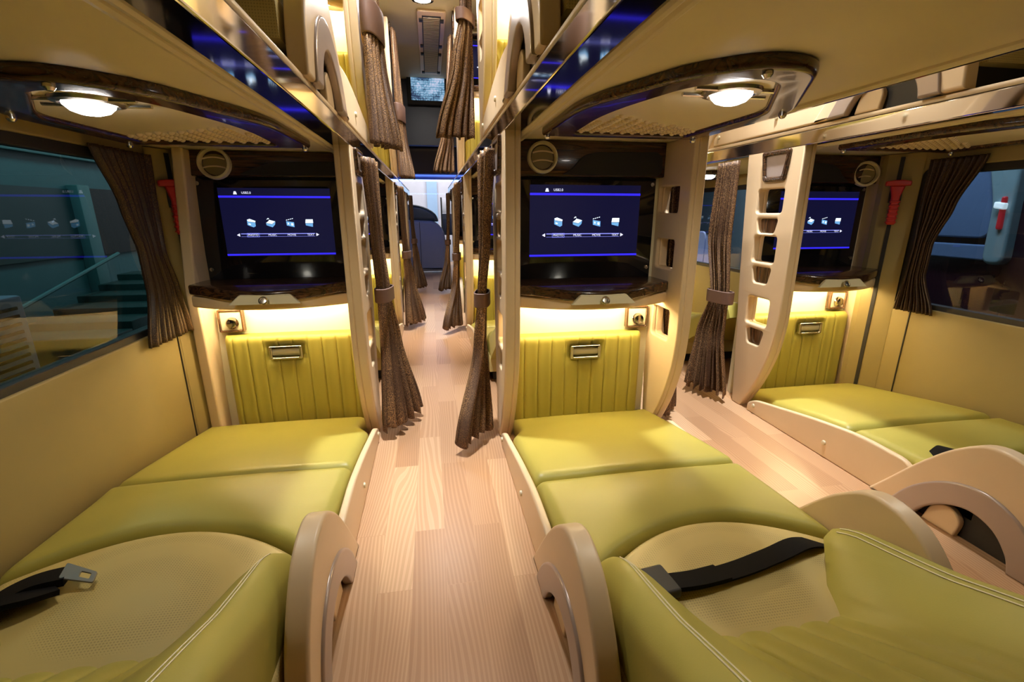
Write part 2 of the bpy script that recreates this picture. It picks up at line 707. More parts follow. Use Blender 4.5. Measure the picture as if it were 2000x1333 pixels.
# chrome edge rails: an L section with a mirror face on the aisle side and another underneath
def rail(name, X, s, z, under, up, label):
    prof = round_poly([(0, 0), (under, 0), (under, 0.004), (0.006, 0.004), (0.006, up), (0, up)], [0.003, 0, 0, 0, 0, 0.002], 3)
    bm = bmesh.new()
    rows = []
    for y in (Y_BACK + 0.02, 5.0):
        rows.append([bm.verts.new((X + s * a, y, z + b)) for a, b in prof])
    n = len(prof)
    for i in range(n):
        bm.faces.new((rows[0][i], rows[0][(i + 1) % n], rows[1][(i + 1) % n], rows[1][i]))
    bm.faces.new(rows[0])
    bm.faces.new(rows[1])
    o = finish(bm, name, M['chrome'], None, 0)
    tag(o, label, 'rail')
    # beige cap above the mirror face
    c = box('rail_cap', X + s * 0.001, X + s * 0.05, Y_BACK + 0.02, 5.0, z + up + 0.001, z + up + 0.014, M['beige'], o, 0.004)
    return o


rail('chrome_rail', XL, -1, ZL - 0.006, 0.044, 0.040, 'mirror chrome edge rail under the upper berths along the left window side')
rail('chrome_rail', XM, 1, ZM - 0.004, 0.044, 0.040, 'mirror chrome edge rail of the middle upper berths facing the lit aisle')
rail('chrome_rail', XM + WM, -1, ZM - 0.004, 0.020, 0.040, 'mirror chrome edge rail of the middle upper berths on the far narrow aisle')
rail('chrome_rail', XR, 1, ZR - 0.004, 0.034, 0.040, 'dull chrome edge rail under the right window upper berths')


# ------------------------------------------------------------------ foot console with screen
def step_hole(y0, y1, z0, z1, taper=0.0, r=0.012):
    return round_poly([(y0 + taper, z0), (y1 - taper, z0), (y1, z1), (y0, z1)], r, 4)


def ladder_panel(parent, s, u0, u1, ztop, outer_face):
    """side panel with step holes and wood-backed toe pockets; outer_face is the u of its aisle side"""
    outline = round_poly([(0.0, ztop), (-0.004, 0.34), (0.012, 0.235), (0.055, 0.125), (0.095, 0.055), (0.13, 0.0),
                          (0.175, 0.0), (0.195, 0.20), (0.225, 0.45), (0.262, ztop)],
                         [0, 0.1, 0.05, 0.05, 0.03, 0.0, 0.0, 0.08, 0.08, 0], 5)
    holes = [step_hole(0.060, 0.182, 0.700, 0.778), step_hole(0.062, 0.172, 0.536, 0.624), step_hole(0.052, 0.160, 0.318, 0.414)]
    pockets = [step_hole(0.070, 0.170, 0.634, 0.682, 0.012), step_hole(0.068, 0.160, 0.464, 0.520, 0.012), step_hole(0.060, 0.150, 0.246, 0.302, 0.014)]
    uc = (u0 + u1) / 2
    d = 1 if outer_face < uc else -1
    bm = plate_mesh(outline, holes + pockets, 0.028, 0.006, lambda a, b, c: (s * (outer_face + d * 0.014 + c), a, b))
    merge(bm, plate_mesh(outline, holes, 0.016, 0.005, lambda a, b, c: (s * (outer_face + d * (u1 - u0 - 0.008) + c), a, b)))
    p = finish(bm, 'ladder_panel', M['beige'], parent, 40)
    w = p.modifiers.new('flat face normals', 'WEIGHTED_NORMAL')
    w.keep_sharp = True
    w.weight = 90
    for q in pockets:
        pc = outer_face + d * 0.020
        ys = [a for a, b in q]
        zs = [b for a, b in q]
        big = [(a + (0.006 if a > sum(ys) / len(ys) else -0.006), b + (0.006 if b > sum(zs) / len(zs) else -0.006)) for a, b in q]
        plate('toe_insert', q, [], 0.010, 0.001, lambda a, b, c: (s * (pc + c), a, b), M['woodv'], p)
    # wood-framed berth plate at the top
    fo = round_poly([(0.062, 0.800), (0.158, 0.800), (0.178, ztop - 0.004), (0.048, ztop - 0.004)], 0.012, 4)
    fi = round_poly([(0.074, 0.814), (0.148, 0.814), (0.162, ztop - 0.018), (0.062, ztop - 0.018)], 0.008, 4)
    fb = plate('plate_frame', fo, [fi], 0.014, 0.004, lambda a, b, c: (s * (outer_face - d * 0.003 + c), a, b), M['wood'], p)
    plate('berth_plate', fi, [], 0.006, 0.001, lambda a, b, c: (s * (outer_face + d * 0.0 + c), a, b), M['silver'], p)
    return p


def icon_set(parent, cx, y, cz, k):
    """the four menu icons"""
    def P(pts, ox, name_list):
        return [(cx + ox + a * k, cz + b * k) for a, b in pts]
    W, B = bmesh.new(), bmesh.new()
    out = []
    for idx in range(4):
        w, bl = bmesh.new(), bmesh.new()
        ox = (-0.0975 + 0.064 * idx) * k / 1.0
        if idx == 0:      # photo box
            poly_xz(w, P([(-.013, .012), (-.004, .015), (.014, .008), (.013, .003), (-.010, .006)], ox, 0), y)
            poly_xz(bl, P([(-.013, .011), (-.010, .005), (.013, .002), (.013, -.010), (.006, -.014), (-.013, -.006)], ox, 0), y)
            poly_xz(w, P([(-.009, .0), (-.002, -.002), (-.002, -.006), (-.009, -.004)], ox, 0), y - .0004)
        elif idx == 1:    # music box with note
            poly_xz(w, P([(-.016, .001), (-.002, .011), (.015, .006), (.003, -.003)], ox, 0), y)
            poly_xz(bl, P([(-.016, .0), (.003, -.004), (.015, .005), (.013, -.005), (.004, -.014), (-.015, -.007)], ox, 0), y)
            poly_xz(w, P([(-.013, .013), (-.008, .018), (-.004, .016), (-.006, .0135), (-.009, .015), (-.011, .012)], ox, 0), y)
            poly_xz(w, P([(-.005, .012), (-.001, .009), (.002, .006), (-.001, .005), (-.006, .009)], ox, 0), y)
        elif idx == 2:    # film clapper
            for t in range(4):
                poly_xz(w, P([(-.013 + t * .0065, .009 + t * .0016), (-.009 + t * .0065, .010 + t * .0016), (-.0085 + t * .0065, .0125 + t * .0016), (-.0125 + t * .0065, .0115 + t * .0016)], ox, 0), y)
            poly_xz(bl, P([(-.013, .007), (.013, .003), (.013, -.014), (-.012, -.008)], ox, 0), y)
            poly_xz(w, P([(-.008, .002), (-.004, .001), (-.004, -.005), (-.008, -.004)], ox, 0), y - .0004)
            poly_xz(w, P([(.003, -.0), (.010, -.001), (.010, -.009), (.003, -.007)], ox, 0), y - .0004)
        else:             # text sheet
            poly_xz(w, P([(-.011, .013), (.013, .013), (.013, .0), (-.013, .0)], ox, 0), y)
            poly_xz(bl, P([(-.013, -.001), (.012, -.001), (.011, -.013), (-.012, -.008)], ox, 0), y)
        i = finish(bl, 'menu_icon', M['icon_blue'], parent, 0)
        me = i.data
        bm = bmesh.new()
        bm.from_mesh(me)
        nface = len(bm.faces)
        merge(bm, w)
        bm.faces.ensure_lookup_table()
        for f in bm.faces[nface:]:
            f.material_index = 1
        bm.to_mesh(me)
        bm.free()
        me.materials.append(M['icon_white'])
        out.append(i)
    W.free()
    B.free()
    return out


def screen(parent, s, u0, u1, uc, dw, dh, zc, y):
    """glass-fronted monitor: bezel with screws, picture area, menu"""
    a, b = s * u0, s * u1
    if a > b:
        a, b = b, a
    bez = box('monitor', a, b, y, y + 0.02, 0.501, 0.802, M['black'], parent, 0.003)
    cx = s * uc
    box('picture_area', cx - dw / 2, cx + dw / 2, y - 0.0012, y + 0.001, zc - dh / 2, zc + dh / 2, M['display'], bez)
    yy = y - 0.0022
    k = dw / 0.365
    for z, t in ((zc + dh * 0.375, 0.0032), (zc - dh * 0.475, 0.0028)):
        bm = bmesh.new()
        poly_xz(bm, [(cx - dw / 2, z - t * k), (cx + dw / 2, z - t * k), (cx + dw / 2, z + t * k), (cx - dw / 2, z + t * k)], yy)
        finish(bm, 'blue_bar', M['bar_blue'], bez, 0)
    zi = zc - 0.002 * k
    icon_set(bez, cx + 0.008 * k, yy, zi, k)
    zm = zc - 0.042 * k
    bm = bmesh.new()
    poly_xz(bm, [(cx - 0.128 * k, zm + 0.0025 * k), (cx + 0.118 * k, zm + 0.0025 * k), (cx + 0.118 * k, zm + 0.0052 * k), (cx - 0.128 * k, zm + 0.0052 * k)], yy)
    poly_xz(bm, [(cx - 0.128 * k, zm - 0.0062 * k), (cx + 0.118 * k, zm - 0.0062 * k), (cx + 0.118 * k, zm - 0.0054 * k), (cx - 0.128 * k, zm - 0.0054 * k)], yy)
    for e in ((-0.109, -0.068),):
        x0, x1 = cx + e[0] * k, cx + e[1] * k
        z0, z1, t = zm - 0.0072 * k, zm + 0.0062 * k, 0.0011 * k
        for q in (((x0, z0), (x1, z0), (x1, z0 + t), (x0, z0 + t)), ((x0, z1 - t), (x1, z1 - t), (x1, z1), (x0, z1)),
                  ((x0, z0), (x0 + t, z0), (x0 + t, z1), (x0, z1)), ((x1 - t, z0), (x1, z0), (x1, z1), (x1 - t, z1))):
            poly_xz(bm, list(q), yy - 0.0003)
    finish(bm, 'menu_bar', M['line_blue'], bez, 0)
    for i, t in enumerate(('PHOTO', 'MUSIC', 'MOVIE', 'TEXT')):
        finish(text_bm(t, 0.0098 * k, (cx + (-0.0885 + 0.064 * i) * k, yy - 0.0006, zm - 0.0006 * k)), 'lettering', M['text'], bez, 0)
    finish(text_bm('USB2.0', 0.0105 * k, (cx - 0.092 * k, yy - 0.0006, zc + dh * 0.43)), 'lettering', M['text'], bez, 0)
    for sg in (-1, 1):
        bm = bmesh.new()
        x = cx + (-0.136 if sg < 0 else 0.126) * k
        poly_xz(bm, [(x + sg * 0.006 * k, zm), (x - sg * 0.004 * k, zm + 0.0056 * k), (x - sg * 0.004 * k, zm - 0.0056 * k)], yy)
        finish(bm, 'menu_arrow', M['text'], bez, 0)
    bm = bmesh.new()
    x, z = cx - 0.128 * k, zc + dh * 0.43
    poly_xz(bm, [(x - .003 * k, z + .005 * k), (x + .003 * k, z + .005 * k), (x + .006 * k, z - .005 * k), (x - .006 * k, z - .005 * k)], yy)
    finish(bm, 'drive_icon', M['text'], bez, 0)
    for u in (u0 + 0.012, u1 - 0.012):
        for z in (0.533, 0.784):
            lathe('screw', [(0.0065, 0), (0.006, 0.002), (0, 0.003)], (s * u, y, z), (0, -1, 0), M['satin'], bez, 12)
    return bez


def air_vent(parent, s, u, y, z, r, tilt):
    ax = Vector((s * tilt[0], -1, tilt[1])).normalized()
    v = lathe('air_vent', [(r * 0.80, 0.0), (r * 0.82, 0.012), (r * 0.88, 0.017), (r, 0.013), (r * 1.03, 0.0)], (s * u, y, z), ax, M['ivory'], parent, 32)
    lathe('vent_disc', [(r * 0.74, 0.002), (r * 0.4, 0.004), (0, 0.005)], (s * u, y, z), ax, M['vent'], v, 24)
    bm = bmesh.new()
    for k in (-0.3, 0.25):
        pts = []
        for j in range(9):
            t = -1 + 2 * j / 8
            half = r * 0.72 * math.sqrt(max(0, 1 - k * k))
            pts.append(Vector((s * u + half * t, y, z + r * k + 0.12 * r * (1 - t * t))) + ax * 0.010)
        add_tube(bm, pts, 0.0022, 6)
    finish(bm, 'vent_louver', M['beige'], v)
    return v


def foot_console(name, label, X, s, W, Y0, ztop, scr, vent_u, vent_tilt, sock_u, flamp, both):
    t = thing(name, label, 'screen console', (X, Y0, 0), 'foot consoles with screens between the berths')
    TH = 0.042
    ladder_panel(t, s, 0.0, TH, ztop, 0.0)
    if both:
        ladder_panel(t, s, W - TH, W, ztop, W)
        uin = W - TH
    else:
        uin = 0.497
        prof = round_poly([(0.175, ztop), (0.172, 0.52), (0.172, 0.36), (0.175, 0.0), (0.27, 0.0), (0.27, ztop)], [0, 0.05, 0.1, 0, 0, 0], 5)
        plate('flank_panel', prof, [], W - uin - 0.002, 0.006, lambda a, b, c: (s * ((uin + W) / 2 + c - (0.030 if s < 0 else 0.0) * max(0.0, min(1.0, (b - 0.48) / 0.36))), a, b), M['beige'], t)
    yb = 0.190 if both else 0.245
    dyb = yb - 0.245                               # plane of the back board
    board = box('back_board', s * TH, s * uin, yb, yb + 0.02, 0.0, ztop, M['cream'], t)
    # fascia over the screen, walnut with a black speaker field
    fas = box('fascia', s * TH, s * uin, yb - 0.035, yb, 0.803, ztop - 0.001, M['wood'], t, 0.004)
    h0, h1 = 0.807, ztop - 0.012
    if vent_u < W / 2:
        g = [(uin - 0.012, h0), (vent_u + 0.055, h0), (vent_u + 0.085, h0 + 0.014), (vent_u + 0.12, h1 - 0.030), (vent_u + 0.155, h1 - 0.020), (uin - 0.03, h1 - 0.016), (uin - 0.012, h1 - 0.03)]
    else:
        g = [(TH + 0.006, h0), (vent_u - 0.055, h0), (vent_u - 0.085, h0 + 0.012), (vent_u - 0.12, h1 - 0.030), (vent_u - 0.16, h1 - 0.018), (TH + 0.006, h1 - 0.014)]
    plate('speaker_field', round_poly(g, 0.02, 4), [], 0.008, 0.002, lambda a, b, c: (s * a, yb - 0.037 + c, b), M['mesh_black'], fas)
    air_vent(fas, s, vent_u, yb - 0.035, 0.853 if both else 0.836, 0.043, vent_tilt)
    screen(t, s, TH + 0.006, uin - 0.014, *scr, yb - 0.012)
    # folding table under the screen
    uc = (TH + uin) / 2
    hw = (uin - TH) / 2
    zt, zb = 0.502, 0.472

    def bulge(u, deep):
        k = (u - uc) / hw
        return 0.130 + dyb - deep * (1 - k * k)
    front = [(uc + hw * (-1 + 2 * i / 20), bulge(uc + hw * (-1 + 2 * i / 20), 0.085)) for i in range(21)]
    outline = front + [(uin, yb), (TH, yb)]
    zfun = lambda b: zb
    shelf = plate('folding_table', outline, [], zt - zb, 0.006, lambda a, b, c: (s * a, b, (zt + zb) / 2 + c - (0.10 - min(b - dyb, 0.10)) * 0.25), M['wood'], t)
    # ivory latch on the table's lip
    lt = [(uc - 0.075, -0.012), (uc + 0.075, -0.012), (uc + 0.095, 0.012), (uc - 0.095, 0.012)]
    lt = [(uc - 0.095, -0.010), (uc + 0.095, -0.010), (uc + 0.066, 0.020), (uc - 0.066, 0.020)]
    latch = plate('latch', round_poly(lt, 0.004, 3), [], 0.012, 0.003, lambda a, b, c: (s * a, bulge(a, 0.085) - 0.009 + 0.45 * b + c, 0.4635 + b * 0.9), M['ivory'], shelf)
    lathe('latch_button', [(0.012, 0), (0.012, 0.003), (0.009, 0.005), (0.008, 0.003), (0, 0.004)], (s * uc, bulge(uc, 0.085) - 0.0135, 0.4665), (0, -1, 0.5), M['satin'], latch, 20)
    # beige valance hiding the light strip
    vfront = [(u, bulge(u, 0.075) + 0.006) for u, _ in front]
    vback = [(u, bulge(u, 0.065) + 0.034) for u, _ in front][::-1]
    plate('valance', vfront + vback, [], 0.036, 0.008, lambda a, b, c: (s * a, b, 0.452 + c), M['beige'], t)
    plate('valance_floor', [(u, bulge(u, 0.065) + 0.03) for u, _ in front] + [(uin, yb - 0.004), (TH, yb - 0.004)], [], 0.006, 0.001, lambda a, b, c: (s * a, b, 0.464 + c), M['beige'], t)
    box('light_strip', s * (TH + 0.02), s * (uin - 0.02), yb - 0.082, yb - 0.068, 0.452, 0.460, M['led'], t)
    # pleated footboard
    f0, f1 = TH + 0.012, uin - (0.008 if flamp > 0.3 else 0.035)
    fw = f1 - f0
    lamp_u = flamp
    grooves = [lamp_u + (i - 3.5) * 0.0445 for i in range(-1, 9)]
    grooves = [q for q in grooves if f0 + 0.02 < q < f1 - 0.02]

    def fb(a, b):
        b2 = csample(b)
        u = f0 + fw * a
        z = 0.02 + 0.305 * b2
        d = fillet(a * fw, 0.02) + fillet((1 - a) * fw, 0.02) + fillet((1 - b2) * 0.305, 0.02)
        for gq in grooves:
            d += 0.0032 * math.exp(-((u - gq) / 0.0020) ** 2) * min(1, (1 - b2) * 0.305 / 0.02)
            d -= 0.0010 * math.exp(-((abs(u - gq) - 0.009) / 0.007) ** 2)
        dl = max(abs(u - lamp_u) - 0.052, 0) ** 2 + max(abs(z - 0.268) - 0.022, 0) ** 2
        d += 0.010 * math.exp(-dl / 0.010 ** 2)
        return (s * u, 0.200 + dyb + d, z)
    bm, g = grid_bm(240, 30, fb)
    close_to(bm, g, lambda c: Vector((c.x, yb, c.z)))
    fbo = finish(bm, 'footboard', M['leather'], t, 60)
    ro = round_poly([(lamp_u - 0.050, 0.246), (lamp_u + 0.050, 0.246), (lamp_u + 0.050, 0.291), (lamp_u - 0.050, 0.291)], 0.006, 3)
    ri = round_poly([(lamp_u - 0.041, 0.253), (lamp_u + 0.041, 0.253), (lamp_u + 0.041, 0.286), (lamp_u - 0.041, 0.286)], 0.004, 3)
    fr = plate('ashtray_frame', ro, [ri], 0.014, 0.003, lambda a, b, c: (s * a, 0.200 + dyb + c, b), M['satin'], fbo)
    bm = bmesh.new()
    add_lathe(bm, [(0.0, -0.041), (0.019, -0.041), (0.019, 0.041), (0, 0.041)], (s * lamp_u, 0.2185 + dyb, 0.270), (1, 0, 0), 20)
    finish(bm, 'ashtray_flap', M['ivory'], fbo)
    # headphone socket plate in the lit niche
    su, sz, hs = sock_u, 0.372, 0.036
    so = round_poly([(su - hs, sz - hs), (su + hs, sz - hs), (su + hs, sz + hs), (su - hs, sz + hs)], 0.004, 3)
    si = round_poly([(su - hs * .86, sz - hs * .86), (su + hs * .86, sz - hs * .86), (su + hs * .86, sz + hs * .86), (su - hs * .86, sz + hs * .86)], 0.003, 3)
    sp = plate('socket_plate', so, [si], 0.022, 0.0015, lambda a, b, c: (s * a, yb - 0.011 + c, b), M['woodv'], t)
    plate('plate_face', si, [], 0.012, 0.001, lambda a, b, c: (s * a, yb - 0.010 + c, b), M['ivory'], sp)
    lathe('volume_knob', [(0.019, 0), (0.019, 0.003), (0.0165, 0.006), (0.015, 0.014), (0.011, 0.016), (0, 0.015)], (s * su + 0.003, yb - 0.016, sz - 0.008), (0, -1, 0.1), M['chrome'], sp, 24)
    return t


SCR_L = (0.262, 0.315, 0.200, 0.672)
SCR_M = (0.276, 0.346, 0.212, 0.675)
SCR_R = (0.292, 0.325, 0.208, 0.672)
con_L = foot_console('foot_console', 'cream foot console with lit screen beside the left window, nearest row', XL, -1, WL, YL, ZL, SCR_L, 0.405, (0.0, 0.1), 0.440, 0.281, False)
con_M = foot_console('foot_console', 'cream foot console with lit screen at the foot of the middle bed, nearest row', XM, 1, WM, YM, ZM, SCR_M, 0.133, (0.0, 0.05), 0.466, 0.284, True)
con_R = foot_console('foot_console', 'cream foot console with lit screen beside the right window, nearest row', XR, 1, WR, YR, ZR, SCR_R, 0.440, (-0.4, 0.1), 0.445, 0.315, False)


# ------------------------------------------------------------------ reclining berth seats
def pad(name, u0, u1, yb, yf, z1, z0, r, puff, mat, parent, s, n=(30, 24), dent=None):
    def f(a, b):
        a2, b2 = csample(a), csample(b)
        u = u0(b2) + (u1(b2) - u0(b2)) * a2
        k = (u - u0(b2)) / (u1(b2) - u0(b2))
        ya, yc = yb(k), yf(k)
        y = ya + (yc - ya) * b2
        w, l = u1(b2) - u0(b2), abs(yc - ya)
        z = z1(y) + puff * math.sin(math.pi * k) * math.sin(math.pi * min(max(b2, 0), 1)) ** 0.7
        z -= fillet(k * w, r) + fillet((1 - k) * w, r) + fillet(b2 * l, r) + fillet((1 - b2) * l, r)
        if dent:
            z += dent(k, b2)
        return (s * u, y, z)
    bm, g = grid_bm(n[0], n[1], f)
    close_to(bm, g, lambda c: Vector((c.x, c.y, z0)))
    return finish(bm, name, mat, parent, 70)


def arm(parent, s, u, facing):
    """arched arm panel with silver ring; facing = +1 when its aisle side looks to smaller u"""
    def prof(pts):
        return spline_pts(pts, 6)
    outer = prof([(-0.42, 0.0), (-0.455, 0.045), (-0.52, 0.13), (-0.585, 0.20), (-0.65, 0.238), (-0.725, 0.222), (-0.785, 0.155), (-0.815, 0.08), (-0.825, 0.0)])
    ring_o = prof([(-0.475, 0.0), (-0.515, 0.062), (-0.565, 0.108), (-0.62, 0.135), (-0.675, 0.138), (-0.73, 0.112), (-0.765, 0.060), (-0.78, 0.0)])
    ring_i = prof([(-0.535, 0.0), (-0.56, 0.038), (-0.60, 0.070), (-0.645, 0.084), (-0.69, 0.070), (-0.72, 0.034), (-0.73, 0.0)])
    mid_o = prof([(-0.490, 0.0), (-0.525, 0.055), (-0.57, 0.098), (-0.62, 0.124), (-0.675, 0.127), (-0.725, 0.103), (-0.755, 0.055), (-0.768, 0.0)])
    th = 0.034
    p = plate('arm_panel', outer + mid_o[::-1], [], th, 0.006, lambda a, b, c: (s * (u + c), a, b + 0.0), M['beige'], parent)
    plate('arm_ring', ring_o + ring_i[::-1], [], 0.020, 0.005, lambda a, b, c: (s * (u - facing * 0.012 + c), a, b), M['silver'], p)
    # recess behind the ring with the recline lever
    plate('recess_plate', mid_o, [], 0.006, 0.001, lambda a, b, c: (s * (u + facing * 0.013 + c), a, b), M['dark'], p)
    lev = spline_pts([(-0.55, 0.0), (-0.565, 0.045), (-0.60, 0.062), (-0.625, 0.04), (-0.62, 0.0)], 5)
    plate('recline_lever', lev, [], 0.016, 0.004, lambda a, b, c: (s * (u + facing * 0.002 + c), a, b), M['beige'], p)
    return p


def seat(name, label, X, s, W, Y0, arms, u_end, zt, back_len=0.72, sh=0.0):
    t = thing(name, label, 'berth seat', (X, Y0, 0), 'reclining berth seats')
    a0, a1 = 0.018, u_end
    C0 = lambda b: a0
    C1 = lambda b: a1
    box('seat_base', s * (a0 + 0.03), s * (a1 - 0.005), -0.80, -0.30, 0.004, zt - 0.065, M['dark'], t)
    # foot pad, narrowing where it runs between the console's side panels
    pad('foot_pad', lambda b: a0 + 0.030 * max(0, min(1, (b - 0.60) / 0.12)), C1, lambda k: -0.313 + sh, lambda k: 0.178,
        lambda y: zt - 0.004 - 0.165 * max(0, (y + 0.29)) ** 1.05, 0.004, 0.022, 0.010, M['leather'], t, s, (34, 30))
    # calf pad with an arched rear edge
    cu = 0.55
    arc = lambda k: -0.520 + sh - 0.115 * min(1.0, abs((k - cu) / 0.50)) ** 2.0
    pad('calf_pad', C0, C1, arc, lambda k: -0.317 + sh, lambda y: zt - 0.002 + 0.012 * max(0, (-0.35 - y) / 0.2), zt - 0.07, 0.022, 0.012, M['leather'], t, s, (44, 26),
        lambda k, b: 0.006 * math.sin(k * 9 + 1) * (1 - b) ** 2 * math.sin(math.pi * k))
    # perforated seat cushion, its front edge fitting the arch
    pad('seat_cushion', lambda b: a0 + 0.012, lambda b: a1 - 0.012, lambda k: -0.83, lambda k: arc(k) - 0.001, lambda y: zt + 0.002, zt - 0.07, 0.014, 0.010, M['perf'], t, s, (44, 30))
    # side rail along the aisle, with screw caps
    def side_panel(u, fc, dr=0.0):
        prof = round_poly([(0.085, 0.0), (0.085, 0.030), (0.05, 0.052), (-0.20, zt - 0.022 - dr), (-0.36, zt + 0.000 - dr), (-0.50, zt - 0.004 - dr), (-0.54, 0.05), (-0.50, 0.0)],
                          [0, 0.01, 0.03, 0.05, 0.05, 0.03, 0.04, 0.0], 5)
        sp = plate('side_panel', prof, [], 0.016, 0.005, lambda a, b, c: (s * (u + c), a, b), M['beige'], t)
        for yy, zz in ((-0.505, 0.068), (-0.26, 0.045), (0.050, 0.030)):
            lathe('screw_cap', [(0.0075, 0), (0.0065, 0.004), (0, 0.006)], (s * (u - fc * 0.008), yy, zz), (-s * fc, 0, 0), M['ivory'], sp, 14)
    side_panel(0.006, 1)
    arm(t, s, 0.008, 1)
    if arms == 2:
        side_panel(W - 0.006, -1, 0.042)
        arm(t, s, W - 0.008, -1)
    # backrest
    b0, b1 = a0 + 0.016, a1 - 0.004
    NV = 60
    path = [(-0.735, zt - 0.012)]
    ang = []
    for i in range(NV):
        v = i / NV * back_len
        a = math.radians(34 - 5 * min(1, max(0, (v - 0.06) / 0.30)))
        ang.append(a)
        path.append((path[-1][0] - math.cos(a) * back_len / NV, path[-1][1] + math.sin(a) * back_len / NV))
    ang.append(ang[-1])
    WING = 0.145
    rib = 0.048

    def hh(u, v):
        e = min(u - b0, b1 - u)
        h = 0.0
        if e < WING:
            k = e / WING
            top = 0.074
            if k < 0.30:
                q = 1 - k / 0.30
                h = top - 0.045 * (1 - math.sqrt(max(0, 1 - q * q)))
            else:
                q = (k - 0.30) / 0.70
                h = top * (1 - q ** 1.25) * (1 - 0.25 * q)
            f = min(1.0, v / 0.05)
            h *= 0.55 + 0.45 * math.sqrt(max(0, 1 - (1 - f) ** 2))
            h *= max(0.22, 1 - 2.6 * max(0, v - 0.05))
        if e > WING * 0.8:
            c = (b0 + b1) / 2
            ph = ((u - c) / rib + 0.5) % 1.0
            fade = min(1, max(0, (e - WING * 0.85) / 0.03)) * min(1, v / 0.07)
            h += 0.0085 * (math.sqrt(max(0, math.sin(math.pi * ph))) - 1) * fade
        h -= fillet((back_len - v), 0.03)
        return h

    def bf(a, b):
        u = b0 + (b1 - b0) * a
        v = b * back_len
        i = min(NV, int(round(b * NV)))
        y, z = path[i]
        an = ang[i]
        h = hh(u, v)
        fw = 0.085 * max(0.0, min(1.0, h / 0.05)) * max(0.0, 1 - v / 0.14) ** 1.3
        return (s * u, y + math.sin(an) * h + fw, z + math.cos(an) * h)
    bm, g = grid_bm(220, NV, bf)
    r = rim(g)
    nu, nv = len(g) - 1, len(g[0]) - 1
    idx = {}
    for i in range(nu + 1):
        for j in range(nv + 1):
            idx[g[i][j]] = (i, j)
    low = []
    for v in r:
        i, j = idx[v]
        y, z = path[j]
        an = ang[j]
        low.append(bm.verts.new((v.co.x, y - math.sin(an) * 0.055, z - math.cos(an) * 0.055)))
    n = len(r)
    for i in range(n):
        bm.faces.new((r[i], low[i], low[(i + 1) % n], r[(i + 1) % n]))
    # rear skin between the two side borders
    rl = {idx[v]: w for v, w in zip(r, low)}
    for j in range(nv):
        bm.faces.new((rl[(0, j)], rl[(0, j + 1)], rl[(nu, j + 1)], rl[(nu, j)])) if 0 < j < nv - 1 else None
    bk = finish(bm, 'backrest', M['leather'], t, 50)
    # double stitched seams along the wings
    for side in (0, 1):
        for e in (0.046, 0.054):
            bm = bmesh.new()
            pts = []
            for j in range(2, NV - 1):
                u = b0 + e if side == 0 else b1 - e
                v = j / NV * back_len
                y, z = path[j]
                h = hh(u, v) + 0.0008
                fw = 0.085 * max(0.0, min(1.0, h / 0.05)) * max(0.0, 1 - v / 0.14) ** 1.3
                pts.append((s * u, y + math.sin(ang[j]) * h + fw, z + math.cos(ang[j]) * h))
            add_tube(bm, pts, 0.0011, 5)
            finish(bm, 'seam_stitching', M['cream'], bk)
    return t


seat_L = seat('berth_seat', 'reclined olive leather berth seat along the left window, nearest row', XL, -1, WL, YL, 1, 0.535, 0.120, 0.72, 0.04)
seat_M = seat('berth_seat', 'reclined olive leather berth seat in the middle with a belt across it', XM, 1, WM, YM, 2, 0.528, 0.120)
seat_R = seat('berth_seat', 'reclined olive leather berth seat along the right window, nearest row', XR, 1, WR, YR, 1, 0.525, 0.120)


